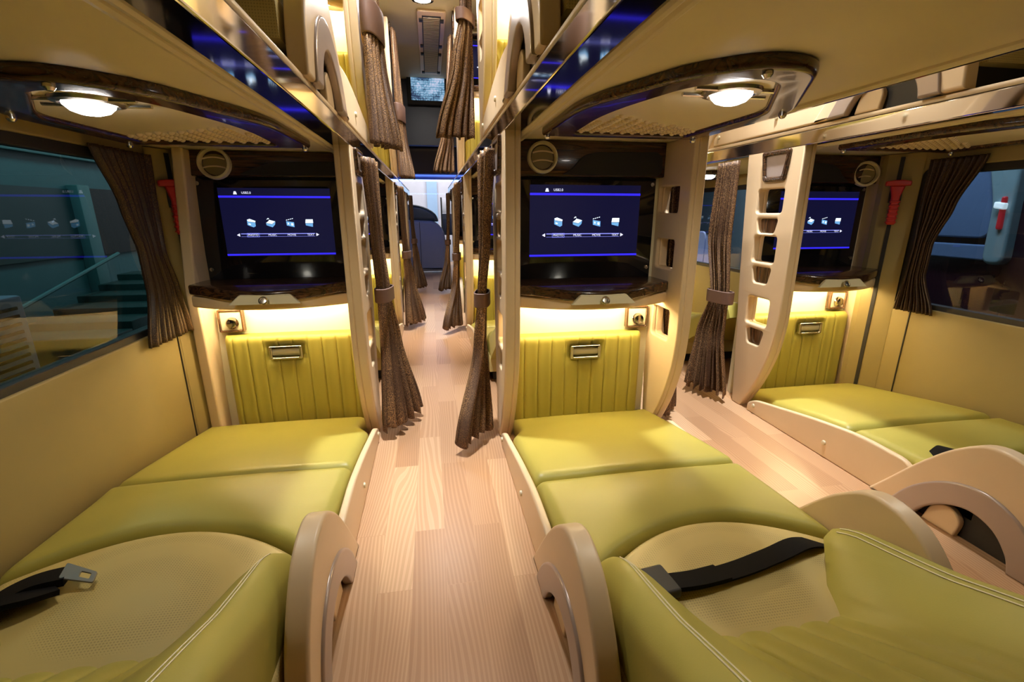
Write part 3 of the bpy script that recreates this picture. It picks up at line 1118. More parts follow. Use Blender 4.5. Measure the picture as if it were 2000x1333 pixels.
# ------------------------------------------------------------------ overhead reading-lamp panels
def overhead(name, label, X, s, Y0, zs, lamp):
    t = thing(name, label, 'overhead lamp panel', (X, Y0, zs), 'overhead lamp panels under the upper berths')
    pts = [(0.088, -0.022), (0.088, -0.343), (0.175, -0.555), (0.250, -0.622), (0.335, -0.610), (0.495, -0.372), (0.495, -0.022)]
    o = round_poly(pts, [0.012, 0.08, 0.09, 0.08, 0.05, 0.05, 0.012], 6)
    ip = [(0.160, -0.052), (0.150, -0.30), (0.205, -0.500), (0.262, -0.560), (0.318, -0.548), (0.452, -0.345), (0.448, -0.052)]
    i = round_poly(ip, [0.012, 0.10, 0.06, 0.05, 0.04, 0.04, 0.012], 6)
    fr = plate('panel_frame', o, [i], 0.022, 0.008, lambda a, b, c: (s * a, b, -0.009 + c), M['wood'], t)
    pp = plate('perforated_plate', i, [], 0.008, 0.001, lambda a, b, c: (s * a, b, -0.007 + c), M['soffit'], t)
    bm = bmesh.new()
    for iu in range(11):
        for jv in range(16):
            u = 0.176 + iu * 0.0260
            y = -0.066 - jv * 0.0170
            if y < -0.19 and u < 0.18:
                continue
            if y < -0.12 - (0.448 - u) * 0.55:
                continue
            add_lathe(bm, [(0.0078, 0.0), (0.0068, 0.004), (0.0036, 0.0068), (0, 0.0076)], (s * u, y, -0.010), (0, 0, -1), 8)
    finish(bm, 'speaker_dimples', M['dimple'], pp)
    lu, ly = 0.302, -0.462
    bz = lathe('lamp_bezel', [(0.034, -0.004), (0.047, -0.001), (0.045, 0.004), (0.037, 0.006), (0.032, 0.002)], (s * lu, ly, -0.012), (0, 0, -1), M['satin'], t, 28)
    bm = bmesh.new()
    add_tube(bm, [(s * (lu - 0.075), ly + 0.02, -0.013), (s * (lu + 0.075), ly + 0.02, -0.013)], 0.004, 8)
    add_tube(bm, [(s * (lu - 0.075), ly - 0.02, -0.013), (s * (lu + 0.075), ly - 0.02, -0.013)], 0.004, 8)
    finish(bm, 'bezel_wing', M['satin'], bz)
    ln = lathe('lamp_lens', [(0.033, 0.003), (0.031, 0.010), (0.024, 0.017), (0.013, 0.021), (0, 0.022)], (s * lu, ly, -0.010), (0, 0, -1), M['lamp'], t, 24)
    ld = bpy.data.lights.get('reading lamp') or bpy.data.lights.new('reading lamp', 'SPOT')
    ld.energy, ld.color, ld.spot_size, ld.spot_blend, ld.shadow_soft_size = 3.2, (1.0, 0.95, 0.78), math.radians(168), 0.5, 0.03
    lo = bpy.data.objects.new('lamp_bulb', ld)
    COL.objects.link(lo)
    lo.parent = t
    lo.location = (s * lu, ly, -0.045)
    for u, y in ((0.100, -0.036), (0.484, -0.036), (0.262, -0.600), (0.480, -0.360)):
        lathe('corner_knob', [(0.007, 0), (0.007, 0.006), (0.004, 0.010), (0, 0.011)], (s * u, y, -0.018), (0, 0, -1), M['satin'], fr, 12)
    return t


ov_L = overhead('overhead_panel', 'wood-rimmed lamp panel over the left window bed, lamp lit, nearest row', XL, -1, YL, ZL, 1)
ov_M = overhead('overhead_panel', 'wood-rimmed lamp panel over the middle bed, lamp lit, nearest row', XM, 1, YM, ZM, 1)
ov_R = overhead('overhead_panel', 'wood-rimmed lamp panel over the right window bed, nearest row', XR, 1, YR, ZR, 1)


# ------------------------------------------------------------------ curtains
def curtain(name, label, levels, folds, mat, cat='curtain', group=None, tie=None, tie_r=None, seed=0, ny=46, origin=(0, 0, 0), ragged=0.0):
    """levels: (z, (x0, y0), (x1, y1), amplitude) from top to bottom; tie = z range of the band"""
    rnd = random.Random(seed)
    ph = [rnd.uniform(-0.5, 0.5) for _ in range(folds + 2)]
    t = thing(name, label, cat, origin, group)
    zs = [l[0] for l in levels]

    def at(z):
        for i in range(len(levels) - 1):
            if zs[i] >= z >= zs[i + 1]:
                k = (zs[i] - z) / (zs[i] - zs[i + 1])
                k = k * k * (3 - 2 * k) * 0.6 + k * 0.4
                A, B = levels[i], levels[i + 1]
                l = lambda p, q: p + (q - p) * k
                return (l(A[1][0], B[1][0]), l(A[1][1], B[1][1])), (l(A[2][0], B[2][0]), l(A[2][1], B[2][1])), l(A[3], B[3])
        return levels[-1][1], levels[-1][2], levels[-1][3]
    z_top, z_bot = zs[0], zs[-1]
    nx = folds * 10

    def f(a, b):
        z = z_top + (z_bot - z_top) * b
        p0, p1, amp = at(z)
        dx, dy = p1[0] - p0[0], p1[1] - p0[1]
        L = math.hypot(dx, dy) or 1e-4
        px, py = -dy / L, dx / L
        i = a * folds
        k = int(min(folds - 1, i))
        w = math.sin(2 * math.pi * i + ph[k] * 0.8 * math.sin(math.pi * (i - k)) + b * 0.6 * ph[k])
        w2 = 0.35 * math.sin(2 * math.pi * (i * 0.37 + ph[0]))
        d = amp * (w + w2)
        sl = 0.25 * math.cos(2 * math.pi * i) * amp
        zz = z + (ragged * (math.sin(i * 5.1 + seed) * 0.5) if b > 0.999 else 0)
        return (p0[0] + dx * a + px * d + dx / L * sl, p0[1] + dy * a + py * d + dy / L * sl, zz)
    bm, g = grid_bm(nx, ny, f)
    cl = finish(bm, 'curtain_cloth', mat, t, 0, recalc=False)
    for p in cl.data.polygons:
        p.use_smooth = True
    so = cl.modifiers.new('thickness', 'SOLIDIFY')
    so.thickness = 0.0025
    so.offset = 0
    if tie:
        zc, hh_ = tie
        p0, p1, amp = at(zc)
        cx, cy = (p0[0] + p1[0]) / 2, (p0[1] + p1[1]) / 2
        dx, dy = (p1[0] - p0[0]) / 2, (p1[1] - p0[1]) / 2
        L = math.hypot(dx, dy)
        ex, ey = dx / L, dy / L
        ra, rb = L + 0.012, amp * 1.35 + 0.009
        bm = bmesh.new()
        rings = []
        for dz, gr in ((hh_, 0.0), (hh_ * 0.9, 0.002), (-hh_ * 0.9, 0.002), (-hh_, 0.0)):
            ring = []
            for k in range(28):
                th = 2 * math.pi * k / 28
                c, s_ = math.cos(th), math.sin(th)
                c = math.copysign(abs(c) ** 0.7, c)
                s_ = math.copysign(abs(s_) ** 0.7, s_)
                ring.append(bm.verts.new((cx + ex * c * (ra + gr) - ey * s_ * (rb + gr), cy + ey * c * (ra + gr) + ex * s_ * (rb + gr), zc + dz)))
            rings.append(ring)
        for i in range(3):
            for k in range(28):
                bm.faces.new((rings[i][k], rings[i][(k + 1) % 28], rings[i + 1][(k + 1) % 28], rings[i + 1][k]))
        tb = finish(bm, 'tie_band', M['tie'], t)
        so = tb.modifiers.new('thickness', 'SOLIDIFY')
        so.thickness = 0.003
    return t


AG = 'brown aisle curtains'
cur_M = curtain('aisle_curtain', 'brown glitter curtain tied back against the middle console on the lit aisle',
                [(0.868, (0.172, 1.30), (0.172, 1.50), 0.012), (0.62, (0.165, 1.35), (0.168, 1.47), 0.010), (0.445, (0.150, 1.375), (0.166, 1.455), 0.010),
                 (0.30, (0.135, 1.36), (0.160, 1.46), 0.013), (0.035, (0.060, 1.24), (0.168, 1.36), 0.018)],
                6, M['curtain'], group=AG, tie=(0.445, 0.022), seed=2, ragged=0.02)
cur_L = curtain('aisle_curtain', 'brown glitter curtain tied back against the left window console, flared hem',
                [(0.850, (-0.176, 1.40), (-0.176, 1.58), 0.012), (0.62, (-0.172, 1.43), (-0.172, 1.56), 0.010), (0.455, (-0.170, 1.45), (-0.156, 1.53), 0.010),
                 (0.30, (-0.168, 1.44), (-0.132, 1.56), 0.013), (0.035, (-0.172, 1.37), (-0.070, 1.56), 0.018)],
                6, M['curtain'], group=AG, tie=(0.455, 0.022), seed=5, ragged=0.02)
cur_R = curtain('aisle_curtain', 'brown glitter curtain tied back beside the right window console in the narrow aisle',
                [(0.880, (1.098, 1.58), (1.098, 1.70), 0.012), (0.62, (1.092, 1.57), (1.088, 1.70), 0.013), (0.395, (1.085, 1.53), (1.070, 1.62), 0.010),
                 (0.25, (1.08, 1.52), (1.04, 1.64), 0.014), (0.03, (1.085, 1.47), (1.000, 1.62), 0.018)],
                7, M['curtain'], group=AG, tie=(0.395, 0.024), seed=9, ragged=0.02)
cur_M2 = curtain('aisle_curtain', 'brown curtain hanging behind the middle console on the narrow aisle, hem showing',
                 [(0.868, (0.760, 1.34), (0.760, 1.46), 0.010), (0.445, (0.762, 1.34), (0.762, 1.42), 0.010), (0.03, (0.765, 1.34), (0.850, 1.47), 0.016)],
                 6, M['curtain'], group=AG, tie=(0.445, 0.022), seed=12, ragged=0.02)
up_M = curtain('aisle_curtain', 'broad golden brown curtain flaring from the middle upper berth into the aisle',
               [(1.76, (0.178, 1.80), (0.178, 2.0), 0.012), (1.335, (0.135, 1.76), (0.172, 1.83), 0.009), (1.20, (0.105, 1.75), (0.172, 1.84), 0.014), (0.955, (0.035, 1.74), (0.172, 1.80), 0.016)],
               5, M['curtain'], group=AG, tie=(1.335, 0.018), seed=21, ragged=0.01)
up_L = curtain('aisle_curtain', 'narrow dark brown curtain hanging from the left upper berth over the aisle',
               [(1.76, (-0.178, 1.74), (-0.178, 1.95), 0.012), (1.29, (-0.178, 1.72), (-0.150, 1.86), 0.010), (1.20, (-0.178, 1.70), (-0.145, 1.86), 0.013), (0.915, (-0.178, 1.66), (-0.100, 1.80), 0.015)],
               6, M['curtain'], group=AG, tie=(1.30, 0.05), seed=25, ragged=0.01)

for c_, dx_ in ((cur_M, -0.010), (cur_L, 0.010), (up_M, -0.006), (up_L, 0.006), (cur_R, -0.006)):
    c_.location.x += dx_

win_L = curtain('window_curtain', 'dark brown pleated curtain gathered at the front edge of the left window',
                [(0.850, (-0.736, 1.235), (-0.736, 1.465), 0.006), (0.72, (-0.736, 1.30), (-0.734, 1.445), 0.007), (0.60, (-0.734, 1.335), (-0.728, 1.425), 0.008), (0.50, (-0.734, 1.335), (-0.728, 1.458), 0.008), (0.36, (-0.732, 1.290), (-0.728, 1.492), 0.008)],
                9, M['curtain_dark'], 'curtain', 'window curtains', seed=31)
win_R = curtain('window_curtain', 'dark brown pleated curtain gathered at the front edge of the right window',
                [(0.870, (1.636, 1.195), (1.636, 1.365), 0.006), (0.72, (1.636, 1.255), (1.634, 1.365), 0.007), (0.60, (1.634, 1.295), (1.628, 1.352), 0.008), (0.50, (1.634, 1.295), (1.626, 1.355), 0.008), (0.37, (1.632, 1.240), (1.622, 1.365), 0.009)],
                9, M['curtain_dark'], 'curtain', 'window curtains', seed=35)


# ------------------------------------------------------------------ emergency hammers
def hammer(label, X, s, Y, z):
    t = thing('emergency_hammer', label, 'emergency hammer', (X, Y, z), 'red emergency hammers')
    t.rotation_euler = (0, 0, math.radians(52) * s)
    x = -s * 0.012
    h = round_poly([(-0.034, 0.055), (0.034, 0.055), (0.034, 0.075), (-0.034, 0.075)], 0.005, 3)
    h = [(-0.036, 0.056), (0.036, 0.056), (0.036, 0.072), (0.012, 0.076), (-0.012, 0.076), (-0.036, 0.072)]
    hd = plate('hammer_head', round_poly(h, 0.004, 3), [], 0.018, 0.004, lambda a, b, c: (x + c, a, b), M['red'], t)
    hn = plate('handle', round_poly([(-0.022, 0.058), (0.022, 0.058), (0.012, 0.02), (0.013, -0.075), (-0.013, -0.075), (-0.012, 0.02)], 0.006, 3), [], 0.018, 0.005,
               lambda a, b, c: (x + c, a, b), M['red'], t)
    bm = bmesh.new()
    for i in range(6):
        add_box(bm, x - 0.011, x + 0.011, -0.0145, 0.0145, -0.07 + i * 0.014, -0.063 + i * 0.014, 0.002, 1)
    finish(bm, 'grip_rib', M['red'], hn)
    box('bracket', -s * 0.0, -s * 0.006, -0.018, 0.018, 0.0, 0.05, M['dark'], t)
    return t


def pillar(nm, X, s, y0, y1, d, ztop):
    # slanted pillar board closing the corner between the window and the console, with a dark cover joint
    bm = bmesh.new()
    a = [(X - s * 0.001, y0), (X - s * d, y1), (X - s * d, y1 + 0.02), (X - s * 0.001, y1 + 0.02)]
    lo = [bm.verts.new((x, y, 0.0)) for x, y in a]
    hi = [bm.verts.new((x, y, ztop)) for x, y in a]
    bm.faces.new(lo)
    bm.faces.new(hi)
    for k in range(4):
        bm.faces.new((lo[k], lo[(k + 1) % 4], hi[(k + 1) % 4], hi[k]))
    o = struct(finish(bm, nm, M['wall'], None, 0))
    L = math.hypot(d, y1 - y0)
    ex, ey = -s * d / L, (y1 - y0) / L
    nx, ny = (ey, -ex) if s < 0 else (-ey, ex)
    cx, cy = X - s * 0.001 + ex * L * 0.60, y0 + ey * L * 0.60
    bm = bmesh.new()
    q = [(cx + ex * k * 0.006 + nx * m, cy + ey * k * 0.006 + ny * m) for k, m in ((-1, -0.002), (1, -0.002), (1, 0.002), (-1, 0.002))]
    lo = [bm.verts.new((x, y, 0.0)) for x, y in q]
    hi = [bm.verts.new((x, y, ztop - 0.01)) for x, y in q]
    bm.faces.new(lo)
    bm.faces.new(hi)
    for k in range(4):
        bm.faces.new((lo[k], lo[(k + 1) % 4], hi[(k + 1) % 4], hi[k]))
    finish(bm, 'cover_joint', M['dark'], o, 0)
    return cx + nx * 0.003, cy + ny * 0.003


hx, hy = pillar('trim_1', WALL_L, -1, 1.470, 1.550, 0.052, ZL - 0.003)
hammer('red emergency hammer on the pillar by the left window', hx, -1, hy, 0.715)
hx, hy = pillar('trim_2', WALL_R, 1, 1.395, 1.490, 0.045, ZR - 0.003)
hammer('red emergency hammer on the pillar by the right window', hx, 1, hy, 0.735)
for nm, X, s, Y in (('trim_3', WALL_L, -1, 1.455), ('trim_4', WALL_R, 1, 1.33)):
    struct(box(nm, X, X - s * 0.003, Y - 0.0015, Y + 0.0015, 0.0, 0.375, M['dark']))


# ------------------------------------------------------------------ seat belts
def strap(name, pts, w, th, mat, parent):
    """flat webbing along a path; width lies across the path and level-ish"""
    P = [Vector(p) for p in spline_pts(pts, 8)]
    bm = bmesh.new()
    prev = None
    for i, p in enumerate(P):
        t = (P[min(i + 1, len(P) - 1)] - P[max(i - 1, 0)]).normalized()
        side = t.cross(Vector((0, 0.25, 1))).normalized()
        nrm = side.cross(t).normalized()
        ring = [bm.verts.new(p + side * w / 2 * a + nrm * th / 2 * b) for a, b in ((-1, -1), (1, -1), (1, 1), (-1, 1))]
        if prev:
            for k in range(4):
                bm.faces.new((prev[k], prev[(k + 1) % 4], ring[(k + 1) % 4], ring[k]))
        else:
            bm.faces.new(ring)
        prev = ring
    bm.faces.new(prev[::-1])
    return finish(bm, name, mat, parent, 40)


bm_t = thing('seat_belt', 'black lap belt with buckle lying across the middle seat', 'seat belt', (XM, YM, 0))
strap('webbing', [(0.060, -0.640, 0.130), (0.10, -0.655, 0.138), (0.17, -0.675, 0.137), (0.27, -0.665, 0.1365), (0.36, -0.645, 0.137), (0.43, -0.625, 0.1355), (0.485, -0.615, 0.120)], 0.042, 0.003, M['belt'], bm_t)
strap('webbing', [(0.145, -0.674, 0.141), (0.20, -0.674, 0.1405), (0.25, -0.668, 0.140)], 0.043, 0.004, M['belt'], bm_t)
plate('buckle', round_poly([(-0.030, -0.026), (0.030, -0.026), (0.030, 0.026), (-0.030, 0.026)], 0.006, 3), [], 0.016, 0.004,
      lambda a, b, c: (0.132 + a * 0.8 - b * 0.15, -0.678 + b * 1.1 + a * 0.1, 0.146 + c), M['dark'], bm_t)
bl_t = thing('seat_belt', 'loose black belt end with steel tongue on the left seat', 'seat belt', (XL, YL, 0))
strap('webbing', [(-0.515, -0.650, 0.112), (-0.48, -0.640, 0.134), (-0.44, -0.615, 0.144), (-0.40, -0.600, 0.142)], 0.050, 0.012, M['belt'], bl_t)
strap('webbing', [(-0.49, -0.665, 0.138), (-0.455, -0.650, 0.150), (-0.425, -0.635, 0.146), (-0.41, -0.62, 0.140)], 0.066, 0.008, M['belt'], bl_t)
to = round_poly([(-0.012, -0.018), (0.045, -0.012), (0.045, 0.012), (-0.012, 0.018)], 0.004, 3)
ti = round_poly([(0.018, -0.006), (0.036, -0.006), (0.036, 0.006), (0.018, 0.006)], 0.002, 3)
plate('tongue', to, [ti], 0.003, 0.001, lambda a, b, c: (-0.395 + a * 0.92 - b * 0.3, -0.603 - a * 0.25 + b, 0.150 + c - a * 0.15), M['steel'], bl_t)
br_t = thing('seat_belt', 'black belt end showing behind the right seat arm', 'seat belt', (XR, YR, 0))
strap('webbing', [(0.055, -0.50, 0.120), (0.085, -0.505, 0.148), (0.12, -0.51, 0.140)], 0.046, 0.006, M['belt'], br_t)

# ------------------------------------------------------------------ aisle ceiling: lamps, grille, monitor
def ceiling_lamp(label, x, y):
    t = thing('ceiling_lamp', label, 'ceiling lamp', (x, y, CEIL), 'round aisle ceiling lamps')
    lathe('lamp_ring', [(0.040, 0.0), (0.064, 0.0), (0.060, 0.012), (0.046, 0.016), (0.042, 0.006)], (0, 0, 0), (0, 0, -1), M['chrome'], t, 32)
    lathe('lamp_lens', [(0.042, 0.004), (0.038, 0.012), (0.02, 0.018), (0, 0.020)], (0, 0, 0), (0, 0, -1), M['lamp_ceiling'], t, 24)
    ld = bpy.data.lights.get('aisle lamp') or bpy.data.lights.new('aisle lamp', 'SPOT')
    ld.energy, ld.color, ld.spot_size, ld.spot_blend, ld.shadow_soft_size = 125, (0.92, 0.95, 1.0), math.radians(48), 0.9, 0.03
    lo = bpy.data.objects.new('lamp_bulb', ld)
    COL.objects.link(lo)
    lo.parent = t
    lo.location = (0, 0, -0.03)
    return t


ceiling_lamp('round chrome ceiling lamp in front of the aisle vent grille', 0.012, 2.98)
ceiling_lamp('round ceiling lamp over the lit aisle beside the upper curtains', -0.03, 1.40)
ceiling_lamp('round ceiling lamp over the narrow right aisle', 0.95, 1.35)

gt = thing('vent_grille', 'long slatted beige vent grille in the aisle ceiling', 'vent grille', (0.06, 3.12, CEIL))
plate('grille_frame', round_poly([(-0.085, 0), (0.085, 0), (0.085, 1.28), (-0.085, 1.28)], 0.02, 4), [], 0.016, 0.004, lambda a, b, c: (a, b, -0.007 + c), M['beige'], gt)
bm = bmesh.new()
box('grille_backing', -0.056, 0.056, 0.06, 1.22, -0.0165, -0.010, M['dark'], gt)
for i in range(46):
    y = 0.08 + i * 0.0245
    add_box(bm, -0.050, 0.050, y, y + 0.011, -0.0195, -0.0172, 0.0)
finish(bm, 'grille_slats', M['soffit'], gt)
for a in (-0.062, 0.062):
    for y in (0.10, 0.55, 0.72, 1.18):
        box('clip', a - 0.012, a + 0.012, y, y + 0.05, -0.021, -0.012, M['dark'], gt, 0.002)


def make_static():
    m, nt, b = new_mat('monitor static')
    v = coords(nt, (70, 1, 55))
    w = N(nt, 'ShaderNodeTexVoronoi')
    w.inputs['Scale'].default_value = 1.0
    w.inputs['Randomness'].default_value = 0.35
    nt.links.new(v, w.inputs['Vector'])
    v2 = coords(nt, (6, 1, 7))
    n = N(nt, 'ShaderNodeTexNoise')
    n.inputs['Scale'].default_value = 1.0
    nt.links.new(v2, n.inputs['Vector'])
    ad = N(nt, 'ShaderNodeMath', operation='ADD')
    nt.links.new(n.outputs[0], ad.inputs[0])
    ml = N(nt, 'ShaderNodeMath', operation='MULTIPLY')
    ml.inputs[1].default_value = -0.35
    nt.links.new(w.outputs['Distance'], ml.inputs[0])
    nt.links.new(ml.outputs[0], ad.inputs[1])
    c = ramp(nt, ad.outputs[0], [(0.22, (0.02, 0.04, 0.10)), (0.36, (0.20, 0.42, 0.62)), (0.48, (0.62, 0.62, 0.80))])
    nt.links.new(c, b.inputs['Emission Color'])
    b.inputs['Emission Strength'].default_value = 1.0
    b.inputs['Base Color'].default_value = (0.02, 0.02, 0.03, 1)
    return m


M['static'] = make_static()
mt = thing('ceiling_monitor', 'small aisle monitor showing pale static on the front header', 'monitor', (0.01, 4.56, 1.645))
box('monitor_case', -0.16, 0.20, 0.0, 0.05, -0.02, 0.235, M['dark'], mt, 0.006)
box('monitor_picture', -0.125, 0.165, -0.003, 0.001, 0.015, 0.215, M['static'], mt)

# front header over the windscreen, driver's area
M['navy'] = plain('navy header trim', (0.015, 0.018, 0.035), 0.35)
struct(box('wall_front_header', WALL_L, WALL_R, 4.62, 4.70, 1.30, CEIL, M['navy']))
M['gloss_dark'] = plain('dark gloss trim', (0.02, 0.02, 0.028), 0.12, coat=0.4)
bl = emit('blue strip light', (0.12, 0.25, 1.0), 14)
hb = thing('front_header', 'dark glossy header console above the windscreen', 'header console', (0.05, 5.0, 1.0))
plate('header_shell', round_poly([(0.0, 0.08), (0.15, 0.03), (0.40, 0.10), (0.42, 0.52), (0.10, 0.50), (-0.10, 0.46), (-0.14, 0.30)], 0.03, 4), [], 1.6, 0.01,
      lambda a, b, c: (c, a, b), M['navy'], hb)
plate('header_blade', round_poly([(-0.30, 0.50), (0.28, 0.56), (0.30, 0.60), (-0.05, 0.575)], 0.01, 3), [], 0.02, 0.004, lambda a, b, c: (a, -0.20 + c, b + 0.02), M['gloss_dark'], hb)
plate('header_blade', round_poly([(-0.28, 0.44), (0.30, 0.40), (0.32, 0.46), (-0.02, 0.475)], 0.01, 3), [], 0.02, 0.004, lambda a, b, c: (a, -0.20 + c, b + 0.02), M['gloss_dark'], hb)

box('strip_light', -0.55, 0.55, 0.06, 0.09, 0.015, 0.03, bl, hb)
M['seat_blue'] = plain('blue grey seat cloth', (0.22, 0.25, 0.34), 0.6, bump=0.2)
M['seat_green'] = plain('dark green headrest', (0.04, 0.06, 0.06), 0.4)
ds = thing('driver_seat', 'blue grey driver seat with dark headrest below the windscreen', 'driver seat', (-0.03, 5.80, 0))
dsb = plate('seat_back', round_poly([(-0.34, 0.02), (0.18, 0.02), (0.21, 0.30), (0.185, 0.50), (0.09, 0.61), (-0.34, 0.63)], [0, 0.02, 0.1, 0.1, 0.1, 0.05], 6), [], 0.24, 0.04,
            lambda a, b, c: (a, c, b), M['seat_blue'], ds)
box('centre_panel', -0.10, -0.095, -0.126, -0.118, 0.05, 0.60, M['dark'], dsb)
plate('headrest', round_poly([(-0.34, 0.62), (0.13, 0.60), (0.10, 0.69), (0.0, 0.76), (-0.14, 0.80), (-0.34, 0.80)], [0, 0.03, 0.05, 0.08, 0.1, 0.05], 6), [], 0.16, 0.04,
      lambda a, b, c: (a, c, b), M['seat_green'], ds)
struct(box('window_7', WALL_L, WALL_R, 6.80, 6.805, 0.62, 1.5, M['glass_clear']))
dash = thing('dashboard', 'dark dashboard below the windscreen', 'dashboard', (0.95, 6.45, 0))
plate('dash_body', round_poly([(-0.30, 0.0), (-0.30, 0.50), (-0.15, 0.60), (0.30, 0.60), (0.30, 0.0)], 0.04, 4), [], 1.2, 0.02, lambda a, b, c: (c, a, b), M['gloss_dark'], dash)

# bright hall in front of the coach
M['hall'] = plain('pale hall wall', (0.82, 0.76, 0.80), 0.7)
M['hall_blue'] = plain('pale blue hall panel', (0.50, 0.68, 0.92), 0.7)
struct(box('wall_hall', -3.0, 4.0, 9.5, 9.6, -0.6, 4.0, M['hall']))
pn = box('upright_board', -0.045, 0.150, 9.44, 9.49, -0.5, 3.6, M['hall_blue'])
tag(pn, 'pale blue upright panel on the bright hall wall ahead', 'wall panel')
kb = thing('notice_stand', 'framed white stand with dark lower half beyond the windscreen', 'stand', (0.40, 9.0, 0))
box('stand_board', -0.18, 0.30, 0, 0.03, 0.70, 0.96, M['hall'], kb, 0.004)
box('stand_lower', -0.18, 0.30, 0, 0.03, 0.30, 0.69, M['navy'], kb, 0.004)
tube('stand_post', [(-0.19, 0.0, -0.7), (-0.19, 0.0, 0.98)], 0.014, M['dark'], kb)
tube('stand_post', [(0.31, 0.0, -0.7), (0.31, 0.0, 0.98)], 0.014, M['dark'], kb)

M['hall_grey'] = plain('blue grey hall wall', (0.20, 0.26, 0.30), 0.7)
struct(box('wall_hall_right', 8.0, 8.1, 5.0, 14.0, -0.7, 3.2, M['hall_grey']))
area_light('fill_light_far', (6.0, 9.0, 3.0), (0, 0, 0), 2.0, 3.0, 160, (0.8, 0.85, 1.0))  # added fill, no visible lamp: brightens the far hall wall and chairs

# ------------------------------------------------------------------ what stands outside the windows
M['teal'] = plain('dark teal wall paint', (0.06, 0.15, 0.16), 0.6)
M['teal_dark'] = plain('dark green panel', (0.02, 0.055, 0.05), 0.5)
M['teal_light'] = plain('teal trim paint', (0.09, 0.20, 0.20), 0.6)
M['steel_blue'] = plain('pale blue painted metal', (0.42, 0.50, 0.72), 0.4)
M['ground'] = plain('hall concrete', (0.05, 0.07, 0.07), 0.8, bump=0.3)
struct(box('ground_outside', -11, 11, -4, 12, -0.75, -0.70, M['ground']))
bd = thing('hall_building', 'dark teal building side with doorway seen through the left window', 'building', (-3.4, 4.0, -0.7))
box('facade', -0.1, 0.0, -5.5, 6.5, 0.0, 4.2, M['teal'], bd)
box('dark_panel', 0.0, 0.02, -5.5, 1.25, 1.0, 1.62, M['teal_dark'], bd)
box('doorway', 0.0, 0.02, 1.42, 3.6, 0.98, 1.64, M['dark'], bd)
box('door_post', 0.0, 0.10, 1.25, 1.42, 0.0, 1.66, M['teal_light'], bd, 0.01)
box('ledge', 0.0, 0.05, -5.5, 6.5, 1.90, 1.93, M['teal_light'], bd, 0.005)
st = thing('outside_stairs', 'teal steps with sloping rail outside the left window', 'stairs', (-3.02, 4.0, -0.7))
for i in range(6):
    box('step', -0.15, 0.60, -0.2 + 0.30 * i, 0.10 + 0.30 * i, 0.0, 0.50 + 0.06 * i, M['teal_dark'], st, 0.01)
tube('rail', [(0.0, -0.9, 0.52), (0.0, 1.15, 1.02)], 0.016, M['teal_light'], st)
bx = thing('equipment_cabinet', 'pale blue metal cabinet with louvres low outside the left window', 'cabinet', (-1.7, 1.93, -0.7))
box('cabinet_body', -0.15, 0.15, -0.45, 0.10, 0.0, 1.10, M['steel_blue'], bx, 0.01)
bm = bmesh.new()
for i in range(14):
    add_box(bm, 0.150, 0.158, -0.40, 0.06, 0.66 + i * 0.03, 0.672 + i * 0.03, 0.001, 1)
finish(bm, 'louvres', M['dark'], bx)

M['maroon'] = plain('maroon coach paint', (0.045, 0.012, 0.022), 0.2, coat=0.6)
M['ice'] = plain('pale blue coach glass', (0.16, 0.26, 0.46), 0.15, coat=0.3)
M['pearl'] = plain('pale teal pillar paint', (0.30, 0.47, 0.52), 0.3)
M['tail_red'] = emit('red tail lamp', (0.5, 0.02, 0.03), 0.35)
M['tail_white'] = emit('white tail lamp', (0.8, 0.9, 1.0), 0.9)
oc = thing('parked_coach', 'maroon parked coach with pale rear window outside the right window', 'coach', (3.6, 2.42, -0.7))
box('coach_body', 0.0, 2.2, -4.2, 2.2, 0.25, 3.0, M['maroon'], oc, 0.08)
plate('rear_window', round_poly([(0.06, 1.24), (1.5, 1.24), (1.5, 1.75), (0.12, 1.75)], 0.08, 4), [], 0.06, 0.01, lambda a, b, c: (-0.02 + c, a, b), M['ice'], oc)
plate('window_pillar', round_poly([(-0.06, 1.08), (0.06, 1.08), (0.08, 1.45), (0.16, 1.72), (0.40, 1.86), (0.10, 1.86), (-0.02, 1.70)], 0.06, 4), [], 0.09, 0.02, lambda a, b, c: (-0.03 + c, a, b), M['pearl'], oc)
tl = plate('tail_lamp', round_poly([(-0.015, 1.30), (0.015, 1.30), (0.025, 1.50), (0.0, 1.50)], 0.02, 3), [], 0.05, 0.01, lambda a, b, c: (-0.07 + c, a, b), M['tail_red'], oc)
plate('lamp_flash', round_poly([(-0.01, 1.42), (0.05, 1.43), (0.05, 1.47), (-0.01, 1.46)], 0.01, 3), [], 0.05, 0.01, lambda a, b, c: (-0.08 + c, a, b), M['tail_white'], tl)
plate('bumper_band', round_poly([(-0.05, 1.10), (1.5, 1.10), (1.5, 1.20), (-0.05, 1.20)], 0.04, 4), [], 0.06, 0.01, lambda a, b, c: (-0.02 + c, a, b), M['ice'], oc)
M['pale_seat'] = plain('pale blue shell seat', (0.55, 0.60, 0.90), 0.5)
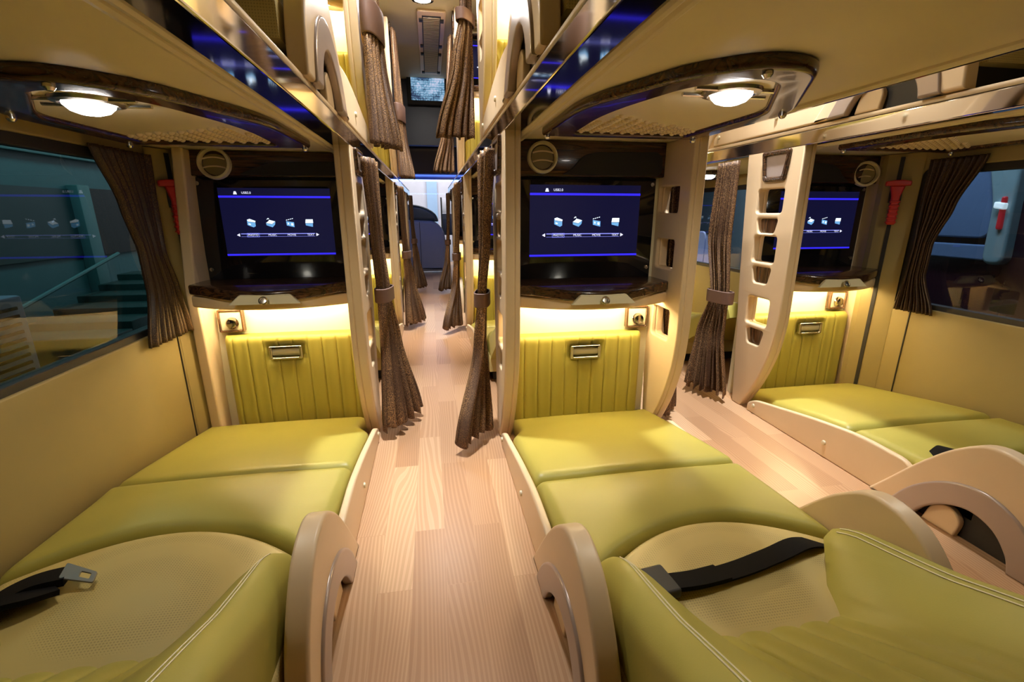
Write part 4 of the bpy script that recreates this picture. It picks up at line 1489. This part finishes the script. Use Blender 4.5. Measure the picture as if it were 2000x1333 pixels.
for i, (yy, lab) in enumerate(((8.10, 'pale blue rounded hall chair outside the far right window, nearer of two'), (8.45, 'pale blue rounded hall chair outside the far right window, farther of two'))):
    ch = thing('hall_chair', lab, 'chair', (5.2, yy, -0.7), 'pale hall chairs outside')
    plate('chair_back', round_poly([(-0.16, 0.45), (0.16, 0.45), (0.16, 0.95), (0.09, 1.06), (-0.09, 1.06), (-0.16, 0.95)], [0.02, 0.02, 0.08, 0.09, 0.09, 0.08], 6), [], 0.05, 0.015,
          lambda a, b, c: (c, a, b), M['pale_seat'], ch)
    plate('chair_seat', round_poly([(-0.155, -0.42), (0.155, -0.42), (0.155, 0.02), (-0.155, 0.02)], 0.05, 4), [], 0.05, 0.015, lambda a, b, c: (b, a, 0.46 + c), M['pale_seat'], ch)
    tube('chair_stem', [(-0.18, 0, 0.0), (-0.18, 0, 0.44)], 0.03, M['steel_blue'], ch)

# ------------------------------------------------------------------ repeats: further rows and the upper deck
P1, P2 = PITCH_Y, 2 * PITCH_Y
repeat(con_L, P1, 0, 'cream foot console by the left windows, second row along the lit aisle')
repeat(con_M, P1, 0, 'cream foot console of the middle berths, second row along the lit aisle')
repeat(con_R, P1, 0, 'cream foot console by the right windows, second row behind the tied curtain')
repeat(con_L, P2, 0, 'cream foot console by the left windows, third row near the driver')
repeat(con_M, P2, 0, 'cream foot console of the middle berths, third row near the driver')
short = {}
seat2_L = seat('berth_seat', 'olive leather berth seat by the left windows, second row up the aisle', XL, -1, WL, YL + P1, 1, 0.535, 0.120, 0.46)
seat2_M = seat('berth_seat', 'olive leather berth seat of the middle berths, second row up the aisle', XM, 1, WM, YM + P1, 2, 0.528, 0.120, 0.46)
seat2_R = seat('berth_seat', 'olive leather berth seat by the right windows, second row past the tied curtain', XR, 1, WR, YR + P1, 1, 0.525, 0.120, 0.46)
repeat(seat2_L, P1, 0, 'olive leather berth seat by the left windows, third row near the driver')
repeat(seat2_M, P1, 0, 'olive leather berth seat of the middle berths, third row near the driver')
repeat(ov_L, P1, 0, 'wood-rimmed lamp panel over the left berths, second row')
repeat(ov_M, P1, 0, 'wood-rimmed lamp panel over the middle berths, second row')
repeat(ov_R, P1, 0, 'wood-rimmed lamp panel over the right berths, second row behind the tied curtain')
repeat(cur_L, P1, 0, 'brown glitter curtain tied back at the left console, second row')
repeat(cur_M, P1, 0, 'brown glitter curtain tied back at the middle console, second row')
repeat(cur_L, P2, 0, 'brown curtain at the left console of the third row, in shade')
repeat(cur_M, P2, 0, 'brown curtain at the middle console of the third row, in shade')
repeat(up_L, P1, 0, 'brown curtain of the second left upper berth, hanging over the aisle')
repeat(up_M, P1, 0, 'brown curtain of the second middle upper berth, hem behind the broad golden one')
# upper deck
repeat(con_L, UP_Y, UP_Z - (ZL - 0.874) - 0.0, 'cream upper foot console above the left berths with lit niche')
repeat(con_M, UP_Y, UP_Z + 0.02, 'cream upper foot console above the middle berths with lit niche')
repeat(con_R, UP_Y, UP_Z, 'cream upper foot console above the right berths')
repeat(con_L, UP_Y + P1, UP_Z, 'cream upper foot console above the left berths, second row')
repeat(con_M, UP_Y + P1, UP_Z + 0.02, 'cream upper foot console above the middle berths, second row')
repeat(seat2_L, UP_Y - P1, UP_Z - 0.01, 'upper berth seat over the left bed with arched silver arm above the rail')
repeat(seat2_M, UP_Y - P1, UP_Z + 0.022, 'upper berth seat over the middle bed with arched silver arm above the rail')
repeat(seat2_R, UP_Y - P1, UP_Z + 0.022, 'upper berth seat over the right bed seen above the dull rail')
